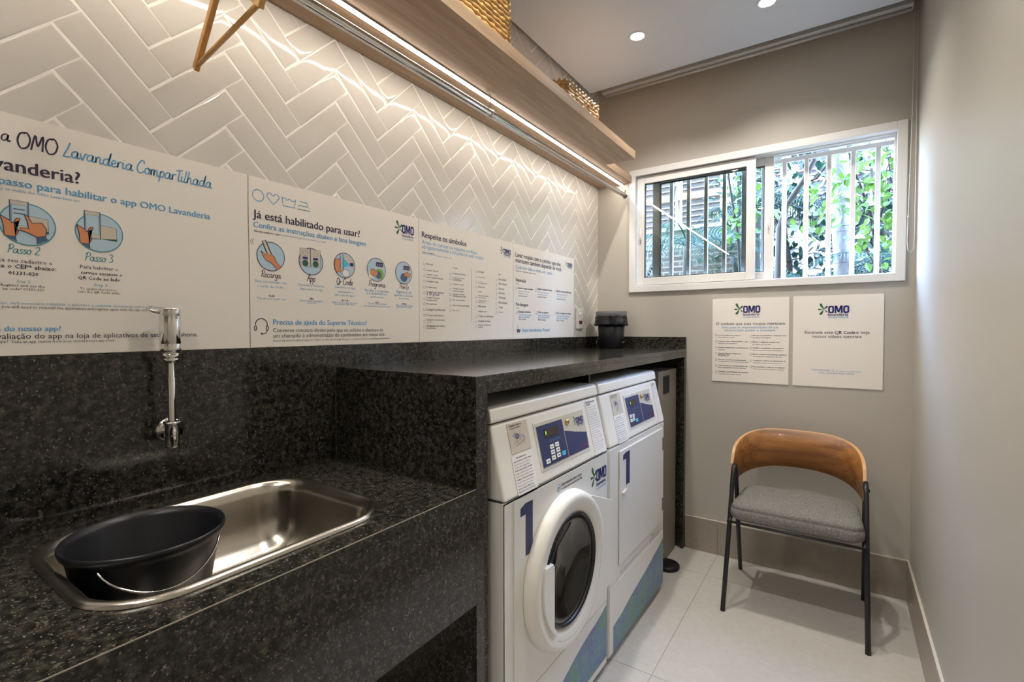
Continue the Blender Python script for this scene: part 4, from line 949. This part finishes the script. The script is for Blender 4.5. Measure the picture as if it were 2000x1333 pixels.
def machine(name, lab, cat, y0, y1, washer):
    r = emp(name, (.33, (y0+y1)/2, 0), lab, cat)
    XB = .601; yc = -1.61; zc = .552
    mb = MB()   # cabinet: shell with open front
    mb.box(.03, .034, y0, y1, .03, .846); mb.box(.034, XB, y0, y0+.004, .03, .846); mb.box(.034, XB, y1-.004, y1, .03, .846)
    mb.box(.034, XB, y0+.004, y1-.004, .03, .034); mb.box(.034, XB, y0+.004, y1-.004, .842, .846)
    def P(x): return lambda a, b: (x, a, b)
    col = .047
    if washer:
        hole = [(yc+.186*math.cos(R(9*k)), zc+.186*math.sin(R(9*k))) for k in range(40)]
        oc = [(y0, .03), (y1, .03), (y1, .846), (y0, .846)]
        holed(oc, [hole], P(XB), mb)
        mb.build('cabinet', WHITEP, r)
        f = MB(); oc = [(y0+col, .275), (y1-.006, .275), (y1-.006, .842), (y0+col, .842)]
        holed(oc, [hole], P(XB+.004), f); f.loops([[(XB+.004, *p) for p in oc], [(XB, *p) for p in oc]], 0, False)
        f.loops([[(XB+.004, *p) for p in hole], [(XB, *p) for p in hole]], 0, False)
        f.build('front_panel', WHITEP, r)
        MB().box(XB, XB+.004, y0+col, y1-.006, .034, .272).build('lower_panel', WHITEP, r, .001)
        MB().lathe([(.186, XB), (.178, XB-.02), (.17, .56), (.21, .53), (.23, .5), (.23, .22), (.05, .20), (0, .20)], (0, yc, zc), 'x', 48).build('drum', DRUM, r)
        d = MB(); d.lathe([(.244, XB+.0045), (.244, XB+.012), (.243, .618), (.238, .634), (.230, .642), (.221, .644), (.212, .6425), (.196, .640), (.182, .636), (.172, .630), (.168, .622)], (0, -1.605, .548), 'x', 72)
        dr = d.build('door', WHITEG, r)
        w_ = circ(-1.605, .548, .20, 20, -72, 60)
        pl = [(-1.475, .748), (-1.292, .678), (-1.285, .668), (-1.285, .392), (-1.293, .380), (-1.47, .325)]
        wing = pl + w_
        MB().prism(wing, 'x', .624, .640).build('door_flap', WHITEG, dr, .002)
        MB().lathe([(.174, .6345), (.169, .640), (.164, .634), (.162, .624)], (0, -1.609, .552), 'x', 60).build('door_gasket', GASK, dr)
        MB().lathe([(.166, .628), (.160, .632), (.146, .628), (.12, .612), (.07, .598), (0, .594)], (0, -1.609, .552), 'x', 60).build('door_glass', DGLASS, dr)
        seg = circ(-1.607, .552, .196, 16, 158, 232)
        MB().prism(seg+[(-1.722, .408), (-1.742, .430), (-1.742, .612), (-1.750, .625)], 'x', .634, .6475).build('door_handle', WHITEG, dr, .002)
        cv = Canvas((.6446, 0, 0), (0, 1, 0), (0, 0, 1)); t = MB()
        msg = 'Atenção ao fechar a porta da lavadora, verifique se o ciclo terminou antes de abrir'
        for i, c in enumerate(msg):
            if c == ' ': continue
            a = R(236+i*1.55); rr_ = .206; u, v = -1.605+rr_*math.cos(a), .548+rr_*math.sin(a)
            vs, fs = glyphs(c, .016, 1)
            if not vs: continue
            k = .0068; ca, sa = -math.sin(a), math.cos(a)
            t.add([cv.p(u+(x*ca-y*sa)*k, v+(x*sa+y*ca)*k) for x, y, _ in vs], fs, MI['dark'])
        t.build('door_lettering', MM, dr, recalc=False)
    else:
        mb.box(XB-.004, XB, y0+.004, y1-.004, .034, .842); mb.build('cabinet', WHITEP, r)
        MB().box(XB, XB+.003, y0+.006, y1-.006, .306, .842).build('front_panel', WHITEP, r, .001)
        MB().box(XB, XB+.004, y0+.006, y1-.006, .034, .302).build('lower_panel', WHITEP, r, .001)
        dr = MB().box(XB+.0035, XB+.0095, -1.143, -.592, .362, .822).build('door', WHITEP, r, .004)
        MB().prism([(-1.125, .652), (-1.085, .660), (-1.083, .651), (-1.120, .642)], 'x', XB+.0095, XB+.017).build('door_handle', WHITEG, dr, .002)
        for z in (.708, .408): MB().box(XB+.003, XB+.008, -.584, -.572, z, z+.062).build('door_hinge', GREYP, dr)
    m = MB()
    if washer: pts = [(y0+.052, .06), (y0+.052, .09), (-1.80, .120), (-1.700, .150), (-1.611, .174), (-1.52, .203), (-1.441, .222), (-1.35, .236), (-1.262, .259), (-1.262, .06)]
    else: pts = [(-1.195, .036), (-1.195, .138), (-1.10, .150), (-1.0, .172), (-.907, .188), (-.80, .205), (-.70, .228), (-.62, .243), (-.556, .262), (-.556, .036)]
    m.prism(pts, 'x', XB+.0041, XB+.0048); m.build('mural_decal', MURAL, r)
    one = [(-1.835, .671), (-1.798, .671), (-1.798, .821), (-1.838, .821), (-1.862, .812), (-1.862, .790), (-1.835, .790)]
    if not washer: one = [(-1.079, .671), (-1.040, .671), (-1.040, .806), (-1.085, .806), (-1.112, .800), (-1.112, .780), (-1.079, .780)]
    xo = XB+(.0041 if washer else .0096)
    MB().prism(one, 'x', xo, xo+.0007).build('number_decal', INK['panel'], r)
    # console and lid
    con = MB(); con.prism([(.034, .850), (.6050, .850), (.5578, 1.0508), (.034, 1.0508)], 'y', y0+.002, y1-.002)
    con.build('console', WHITEG, r, .007, 3)
    lid = MB(); lid.prism([(.03, 1.055), (.557, 1.055), (.562, 1.060), (.556, 1.092), (.546, 1.100), (.03, 1.100)], 'y', y0, y1); lid.build('lid', WHITEG, r, .009, 3)
    MB().box(.04, .592, y0+.004, y1-.004, .846, .8525).box(.04, .55, y0+.006, y1-.006, 1.051, 1.0555).build('seam', SEAM, r)
    cv = console_canvas(0); h0 = .0012
    def slab(mb, u0, u1, v0, v1, t_, m, h=h0, sk_=0):
        a = [cv.p(u0+sk_, v0, h), cv.p(u1+sk_, v0, h), cv.p(u1, v1, h), cv.p(u0, v1, h)]; b = [p+cv.Nn*-t_ for p in a]
        mb.add(a+b, [(0, 1, 2, 3), (7, 6, 5, 4), (0, 4, 5, 1), (1, 5, 6, 2), (2, 6, 7, 3), (3, 7, 4, 0)], m)
    off = 0 if washer else .729
    # control panel
    u = lambda x: x+off
    cp = MB(); slab(cp, u(-1.733), u(-1.396), .036, .181, .0015, MI['white'], .0022)
    slab(cp, u(-1.729), u(-1.400), .039, .178, .0004, MI['tan'], .0026)
    slab(cp, u(-1.722), u(-1.560), .044, .168, .0004, MI['panel'], .0030)
    cv.poly(cp, [(u(-1.556), .044), (u(-1.408), .044), (u(-1.402), .098), (u(-1.44), .105), (u(-1.49), .114), (u(-1.53), .124), (u(-1.556), .128)], MI['panel'], .0031)
    cv.line(cp, [(u(-1.724), .170), (u(-1.724), .042), (u(-1.558), .042), (u(-1.558), .170)], .0016, MI['grey'], .0033)
    cv.text(cp, 'commercial laundry', u(-1.470), u(-1.412), .056, MI['red'], True, .0034)
    if washer: cv.logo(cp, MI, -1.482, -1.462, -1.408, .138, .158, .0030)
    else: cv.logo(cp, MI, u(-1.500), u(-1.480), u(-1.420), .134, .158, .0030)
    for k in range(4): cv.rect(cp, u(-1.658+k*.018), u(-1.646+k*.018), .111, .117, MI['slate'], .0034)
    c_ = cp.build('control_panel', MM, r)
    ds = MB(); slab(ds, u(-1.682), u(-1.598), .128, .153, .001, 0, .0042); slab(ds, u(-1.677), u(-1.672), .137, .147, .0003, 1, .0045)
    ds.build('display', [INK['screen'], LEDDOT], c_)
    ks = [(-1.691, .058), (-1.655, .062), (-1.622, .063), (-1.654, .079), (-1.621, .080), (-1.654, .096), (-1.621, .097)] if washer else [(-1.699, .088), (-1.668, .087), (-1.703, .070), (-1.672, .071)]
    for a, b in ks:
        k_ = MB(); slab(k_, u(a)-.011, u(a)+.011, b-.0065, b+.0065, .0018, MI['white'], .0048); cv.rect(k_, u(a)-.006, u(a)+.006, b-.0015, b+.0015, MI['slate'], .0050); k_.build('key', MM, c_)
    k_ = MB(); slab(k_, u(-1.588 if washer else -1.640)-.011, u(-1.588 if washer else -1.640)+.011, .056, .069, .0018, MI['cyan'], .0048); k_.build('key', MM, c_)
    q = cv.p(u(-1.530), .155, .002); MB().lathe([(.0095, .0), (.0095, .006), (.006, .009), (0, .009)], q, 'x', 20).build('key_lock', BRASS, c_)
    # stickers
    st = MB(); slab(st, u(-1.866), u(-1.764), .116, .200, .0006, MI['tan'], .0016, 0)
    cv.text(st, 'Lavadora aberta', u(-1.858), u(-1.795), .190, MI['dark'], True, .0020); cv.text(st, 'compartimento', u(-1.858), u(-1.800), .183, MI['dark'], False, .0020)
    for k in range(5): cv.line(st, crom([(u(-1.85+random.uniform(0, .07)), .125+random.uniform(0, .05)) for _ in range(4)]), .0012, MI[('red', 'slate', 'grey', 'blue', 'grey')[k]], .0020)
    cv.disc(st, u(-1.825), .160, .010, .008, MI['slate'], .0019)
    st.build('instruction_sticker', MM, r)
    st = MB(); slab(st, u(-1.872), u(-1.768), .003, .112, .0006, MI['white'], .0014)
    cv.text(st, 'Instruções de uso', u(-1.850), u(-1.800), .101, MI['dark'], True, .0018)
    for k in range(11): cv.text(st, LINES[k], u(-1.866), u(-1.866)+random.uniform(.075, .094), .092-k*.0083, MI['dark'], k % 3 == 0, .0018)
    st.build('instruction_sticker', MM, r)
    st = MB(); a0, a1 = (-1.366, -1.268) if washer else (-.628, -.556)
    slab(st, a0, a1, .006, .203, .0006, MI['white'], .0014)
    cv.text(st, 'Instruções para', a0+.006, a1-.02, .193, MI['dark'], True, .0018); cv.text(st, 'lavagem', a0+.006, a0+.04, .185, MI['dark'], True, .0018)
    for k in range(19): cv.text(st, LINES[(k*5+3) % 12], a0+.006, a1-.006-random.uniform(0, .02), .175-k*.0086, MI['dark'], False, .0018)
    st.build('instruction_sticker', MM, r)
    if washer:
        cf = Canvas((XB+.0042, 0, 0), (0, 1, 0), (0, 0, 1))
        lg = MB(); cf.logo(lg, MI, -1.405, -1.360, -1.271, .755, .800); lg.build('logo_decal', MM, r, recalc=False)
        lg = MB(); cf.text(lg, 'Esta máquina lava e seca', -1.624, -1.482, .812, MI['dark'], True); cf.text(lg, 'a roupa para você em até 3kg', -1.622, -1.478, .800, MI['dark'], True)
        for a, b in ((0, .006), (-.005, -.003), (.006, -.004)): cf.ring(lg, -1.642+a, .810+b, .006, .007, .0018, MI['blue'])
        lg.build('text_decal', MM, r, recalc=False)
    else:
        cf = Canvas((XB+.0032, 0, 0), (0, 1, 0), (0, 0, 1)); lg = MB()
        cf.text(lg, 'Antes de usar a secadora verifique as etiquetas das roupas', -1.123, -.79, .318, MI['grey'])
        cf.rect(lg, -.762, -.622, .309, .327, MI['grey']); cf.rect(lg, -.758, -.626, .3105, .3255, MI['white'], .0006)
        cf.text(lg, 'secadora comercial', -.752, -.632, .315, MI['dark'], False, .0008); cf.text(lg, 'ATENÇÃO', -.742, -.700, .332, MI['dark'], True)
        lg.build('text_decal', MM, r, recalc=False)
    for a in (y0+.05, y1-.05):
        for x in (.08, .55): MB().lathe([(.018, .001), (.02, .004), (.02, .012), (.008, .014), (.008, .031)], (x, a, 0), 'z', 16, cap0=True).build('foot', BLACKP, r)
    return r
random.seed(41); machine('washing_machine', 'white front-loading washing machine with round glass door, number 1 on its front', 'washing machine', -1.938, -1.2545, True)
random.seed(43); machine('tumble_dryer', 'white tumble dryer with square closed door, beyond the washing machine', 'tumble dryer', -1.2365, -.549, False)

# ------------------------------------------------------------------ printed wall signs
def hand(cv, mb, c, s, pts, col='skin', h=.0010):
    P = [(c[0]+a*s, c[1]+b*s) for a, b in pts]; cv.poly(mb, P, MI[col], h); cv.line(mb, P+[P[0]], s*.035, MI['dark'], h+.0001)
def phone(cv, mb, c, s, x0, x1, y0, y1, h=.0009, sk_=0):
    P = [(c[0]+a*s, c[1]+b*s) for a, b in ((x0, y0), (x1, y0), (x1+sk_, y1), (x0+sk_, y1))]
    cv.poly(mb, P, MI['tan'], h); cv.line(mb, P, s*.05, MI['slate'], h+.0001, True)
    m_ = .10*(y1-y0); P = [(c[0]+a*s, c[1]+b*s) for a, b in ((x0+.05, y0+m_*1.6), (x1-.05, y0+m_*1.6), (x1+sk_-.05, y1-m_*1.4), (x0+sk_+.05, y1-m_*1.4))]
    cv.poly(mb, P, MI['pale'], h+.0001); cv.line(mb, P, s*.02, MI['slate'], h+.0002, True)
def bubble(cv, mb, c, R_, col='teal'):
    cv.disc(mb, c[0], c[1], R_, R_, MI['pale'], .0006); cv.ring(mb, c[0], c[1], R_, R_, R_*.05, MI[col], .0008)
def pic_phone(cv, mb, c, s, two):
    bubble(cv, mb, c, s)
    cv.poly(mb, [(c[0]+a*s, c[1]+b*s) for a, b in ((.02, .42), (.72, .36), (.74, -.24), (.02, -.30))], MI['tan'], .0008)
    cv.poly(mb, [(c[0]+a*s, c[1]+b*s) for a, b in ((.02, -.30), (.74, -.24), (.74, -.36), (.3, -.33))], MI['green'], .00085)
    cv.line(mb, [(c[0]+.02*s, c[1]+.42*s), (c[0]+.72*s, c[1]+.36*s), (c[0]+.74*s, c[1]-.36*s)], s*.02, MI['slate'], .00085)
    phone(cv, mb, c, s, -.62, .02, -.32, 1.08)
    hand(cv, mb, c, s, [(-.95, .30), (-.62, .10), (-.60, -.02), (-.30, .12), (-.28, .26), (-.40, .24), (-.50, .06), (-.42, -.20), (-.34, -.36), (-.46, -.66), (-.82, -.62), (-.86, -.1)][:], h=.0013)
    cv.poly(mb, [(c[0]+a*s, c[1]+b*s) for a, b in ((-.80, -.60), (-.44, -.64), (-.40, -.88), (-.66, -.74))], MI['slate'], .0012)
    if two:
        hand(cv, mb, c, s, [(-.12, .46), (-.02, .44), (.14, .10), (.50, .16), (.66, -.14), (.62, -.48), (.30, -.56), (-.05, -.38), (-.30, -.30), (-.28, -.20), (.02, -.18), (-.02, .10)], h=.0014)
        cv.poly(mb, [(c[0]+a*s, c[1]+b*s) for a, b in ((.28, -.52), (.62, -.50), (.72, -.66), (.30, -.92))], MI['slate'], .0013)
        for y in (.70, .50): cv.rect(mb, c[0]-.5*s, c[0]-.1*s, c[1]+(y-.05)*s, c[1]+y*s, MI['slate'], .0012)
def pic_recarga(cv, mb, c, s):
    bubble(cv, mb, c, s, 'dark')
    P = [(c[0]+a*s, c[1]+b*s) for a, b in ((-.62, 1.0), (-.38, 1.08), (.05, .12), (-.2, -.05))]; cv.poly(mb, P, MI['tan'], .0009); cv.line(mb, P, s*.08, MI['dark'], .0010, True)
    hand(cv, mb, c, s, [(-.72, .32), (-.40, .10), (-.30, .30), (-.12, .02), (.02, .16), (.22, .02), (.40, -.35), (.72, -.68), (.46, -.90), (.05, -.45), (-.35, -.30), (-.55, -.05)], h=.0011)
    for k in range(2): cv.line(mb, [(c[0]-(1.18+.12*k)*s, c[1]+1.05*s), (c[0]-(1.30+.12*k)*s, c[1]+.88*s), (c[0]-(1.22+.12*k)*s, c[1]+.66*s)], s*.03, MI['dark'])
def pic_app(cv, mb, c, s):
    bubble(cv, mb, c, s, 'dark')
    for i in range(2):
        x = c[0]+(-.9+.86*i)*s
        P = [(x, c[1]-.4*s), (x+.82*s, c[1]-.4*s), (x+.82*s, c[1]+.92*s), (x, c[1]+.92*s)]; cv.poly(mb, P, MI['tan'], .0009); cv.line(mb, P, s*.025, MI['dark'], .0010, True)
        cv.ring(mb, x+.41*s, c[1]+.58*s, .20*s, .20*s, s*.03, MI['grey'], .0011); cv.rect(mb, x+.2*s, x+.62*s, c[1]+.12*s, c[1]+.30*s, MI['navy'], .0011)
        cv.disc(mb, x+.41*s, c[1]-.16*s, .22*s, .22*s, MI['green'], .0011); cv.ring(mb, x+.41*s, c[1]-.16*s, .23*s, .23*s, .04*s, MI['slate'], .0012)
def pic_qr(cv, mb, c, s):
    bubble(cv, mb, c, s, 'dark')
    cv.poly(mb, [(c[0]+a*s, c[1]+b*s) for a, b in ((.05, .9), (.85, .4), (.9, -.3), (.1, .2))], MI['tan'], .0008); cv.rect(mb, c[0]+.5*s, c[0]+.86*s, c[1], c[1]+.28*s, MI['navy'], .0010)
    phone(cv, mb, c, s, -.42, -.14, -.6, .9); cv.poly(mb, [(c[0]+a*s, c[1]+b*s) for a, b in ((-.12, .6), (.5, .1), (-.12, -.2))], MI['cyan'], .0009)
    hand(cv, mb, c, s, [(-.9, .4), (-.5, .5), (-.35, .2), (-.45, -.1), (-.3, -.5), (-.75, -.62), (-.95, -.1)], h=.0012); cv.disc(mb, c[0]+.1*s, c[1]-.62*s, .34*s, .30*s, MI['white'], .0012); cv.ring(mb, c[0]+.1*s, c[1]-.62*s, .34*s, .30*s, .03*s, MI['dark'], .0013)
def pic_prog(cv, mb, c, s, last):
    bubble(cv, mb, c, s, 'dark'); cv.rect(mb, c[0]-.15*s, c[0]+.85*s, c[1]+.2*s, c[1]+.75*s, MI['tan'], .0008)
    cv.rect(mb, c[0]-.05*s, c[0]+.70*s, c[1]+.28*s, c[1]+.66*s, MI['navy'], .0009)
    for k in range(3): cv.rect(mb, c[0]+(.06+.2*k)*s, c[0]+(.16+.2*k)*s, c[1]+.38*s, c[1]+.52*s, MI['grey'], .0010)
    if last: cv.disc(mb, c[0]+.0*s, c[1]-.42*s, .42*s, .40*s, MI['slate'], .0010)
    else: cv.disc(mb, c[0]+.30*s, c[1]-.36*s, .48*s, .46*s, MI['lime'], .0010); cv.disc(mb, c[0]+.2*s, c[1]-.42*s, .30*s, .32*s, MI['slate'], .0011)
    hand(cv, mb, c, s, [(-.6, .0), (-.25, .05), (-.05, -.2), (.15, -.1), (.1, -.5), (-.35, -.6), (-.7, -.4)] if not last else [(.0, -.05), (.35, .1), (.8, -.05), (.7, -.4), (.3, -.3), (.05, -.35)], h=.0013)
    if not last: cv.disc(mb, c[0]-.55*s, c[1]-.45*s, .30*s, .34*s, MI['white'], .0012)
def wall_sign(key, label, y0, y1):
    z0, z1 = 1.2605, 1.727; L_, P = SIGNS[key]
    r = emp('wall_sign', (0, (y0+y1)/2, z0), label, 'sign'); X = .0036
    MB().box(.0008, X, y0+.0012, y1-.0012, z0, z1).build('board', BOARD, r, .0004)
    cv = Canvas((X, 0, 0), (0, 1, 0), (0, 0, 1)); t = MB()
    for col, s_, u0, u1, vb, o in L_:
        if u0 < y0+.01 and key != 's1': u0 = y0+.01
        cv.text(t, s_, u0, u1, vb, MI[col], o == 'b')
    t.build('lettering', MM, r, recalc=False)
    return r, cv, P
def mid(a, b): return ((a[0]+b[0])/2, (a[1]+b[1])/2)
r, cv, P = wall_sign('s1', 'white instruction board behind the tap, the nearest with Passo 2 and Passo 3', -3.20, -2.282)
for k, two in (('c2', True), ('c3', False)):
    p = P[k]; c = (p[2][0]+.002, (p[2][1]+p[3][1])/2); s_ = .0405
    t = MB(); pic_phone(cv, t, (c[0]-.001, c[1]), s_, two); t.build('illustration', MM, r, recalc=False)
r, cv, P = wall_sign('s2', 'white instruction board headed Já está habilitado para usar with five round pictures', -2.282, -1.642)
p = P['circ']
for i, fn in enumerate((pic_recarga, pic_app, pic_qr, lambda a, b, c, d: pic_prog(a, b, c, d, False), lambda a, b, c, d: pic_prog(a, b, c, d, True))):
    c = mid(p[2*i], p[2*i+1]); t = MB(); fn(cv, t, c, .0400); t.build('illustration', MM, r, recalc=False)
t = MB(); cv.logo(t, MI, *[P['logo'][0][0], P['logo'][1][0], P['logo'][2][0], P['logo'][1][1], P['logo'][3][1]]); t.build('logo', MM, r, recalc=False)
t = MB(); cv.ring(t, -2.2545, 1.678, .0155, .0155, .0022, MI['blue'])
hp = [(0, -.016), (-.017, .003), (-.015, .012), (-.007, .014), (0, .007), (.007, .014), (.015, .012), (.017, .003), (0, -.016)]
cv.line(t, crom([(-2.2125+a, 1.678+b) for a, b in hp], 4), .0022, MI['blue'])
cv.line(t, [(-2.186, 1.690), (-2.183, 1.665), (-2.148, 1.665), (-2.144, 1.690)], .0022, MI['blue'])
cv.line(t, crom([(-2.186, 1.684), (-2.178, 1.688), (-2.170, 1.683), (-2.163, 1.688), (-2.156, 1.683), (-2.145, 1.686)], 4), .002, MI['blue'])
cv.line(t, [(-2.130, 1.688), (-2.108, 1.688), (-2.098, 1.665), (-2.138, 1.665), (-2.134, 1.676), (-2.106, 1.676)], .0022, MI['teal'])
t.build('care_symbols', MM, r, recalc=False)
t = MB(); c = (-2.251, 1.318)
cv.line(t, [(c[0]+.0165*math.cos(R(a)), c[1]+.006+.0165*math.sin(R(a))) for a in range(-10, 191, 12)], .0024, MI['dark'])
for s_ in (-1, 1): cv.ring(t, c[0]+s_*.0165, c[1]-.004, .0032, .0065, .0024, MI['dark'])
cv.line(t, crom([(c[0]+.0165, c[1]-.010), (c[0]+.012, c[1]-.018), (c[0]+.002, c[1]-.020)]), .002, MI['dark']); cv.disc(t, c[0]+.001, c[1]-.0195, .003, .003, MI['dark'], .0007)
t.build('headset_symbol', MM, r, recalc=False)
r, cv, P = wall_sign('s3', 'white board headed Respeite os símbolos with columns of laundry care symbols', -1.642, -1.004)
t = MB(); cv.logo(t, MI, P['logo'][0][0], P['logo'][1][0], P['logo'][2][0], P['logo'][1][1], P['logo'][3][1]); t.build('logo', MM, r, recalc=False)
t = MB()
for i, (a, b) in enumerate(P['ic']):
    k = i % 4; q = .006
    if k == 0: cv.line(t, [(a-q, b+q*.7), (a-q*.8, b-q*.7), (a+q*.8, b-q*.7), (a+q, b+q*.7)], .0011, MI['dark'])
    elif k == 1: cv.ring(t, a, b, q*.8, q*.8, .0011, MI['blue'], n=14)
    elif k == 2: cv.line(t, [(a, b+q), (a-q, b-q*.7), (a+q, b-q*.7)], .0011, MI['dark'], closed=True)
    else: cv.line(t, [(a-q*.8, b-q*.7), (a+q*.8, b-q*.7), (a+q*.8, b+q*.7), (a-q*.8, b+q*.7)], .0011, MI['teal'], closed=True)
cv.line(t, [P['div'][0], P['div'][1]], .0012, MI['slate'])
t.build('care_symbols', MM, r, recalc=False)
r, cv, P = wall_sign('s4', 'white board headed Lavar roupas com o carinho, nearest to the window wall', -1.004, -.354)
t = MB(); cv.logo(t, MI, P['logo'][0][0], P['logo'][1][0], P['logo'][2][0], P['logo'][1][1], P['logo'][3][1]); t.build('logo', MM, r, recalc=False)
t = MB()
for a, b in P['ic']: cv.ring(t, a, b, .007, .007, .0011, MI['slate'], n=14); cv.line(t, [(a-.003, b), (a+.003, b)], .001, MI['slate'])
for i in (0, 2): cv.line(t, [P['und'][i], P['und'][i+1]], .0014, MI['dark'])
a, b = -.957, 1.304
cv.poly(t, [(a-.017, b+.004), (a-.013, b-.012), (a+.013, b-.012), (a+.017, b+.004)], MI['dark']); cv.line(t, [(a-.004, b+.004), (a-.008, b+.022)], .0026, MI['dark']); cv.line(t, [(a-.008, b-.003), (a-.002, b-.007), (a+.009, b)], .0018, MI['white'], .0009)
t.build('care_symbols', MM, r, recalc=False)

def poster(key, label, x0, x1):
    z0, z1 = 1.008, 1.479; L_, P = SIGNS[key]
    r = emp('poster', ((x0+x1)/2, 0, z0), label, 'poster'); Y = -.0040
    MB().box(x0, x1, Y, -.0010, z0, z1).build('board', BOARD, r, .0004)
    cv = Canvas((0, Y, 0), (1, 0, 0), (0, 0, 1)); t = MB()
    for col, s_, u0, u1, vb, o in L_: cv.text(t, s_, u0, u1, vb, MI[col], o == 'b')
    for a, b in P['ic']: cv.ring(t, a, b, .005, .006, .0010, MI['dark' if key == 'pa' else 'blue'], n=12)
    t.build('lettering', MM, r, recalc=False)
    t = MB(); q = P['logo']; cv.logo(t, MI, q[0][0], q[1][0], q[2][0], q[1][1], q[3][1]); t.build('logo', MM, r, recalc=False)
poster('pa', 'white poster with two columns of small text under the window, left of the pair', .715, 1.101)
poster('pb', 'white poster with mostly blank lower half under the window, right of the pair', 1.119, 1.502)
bpy.data.objects.remove(_fo)
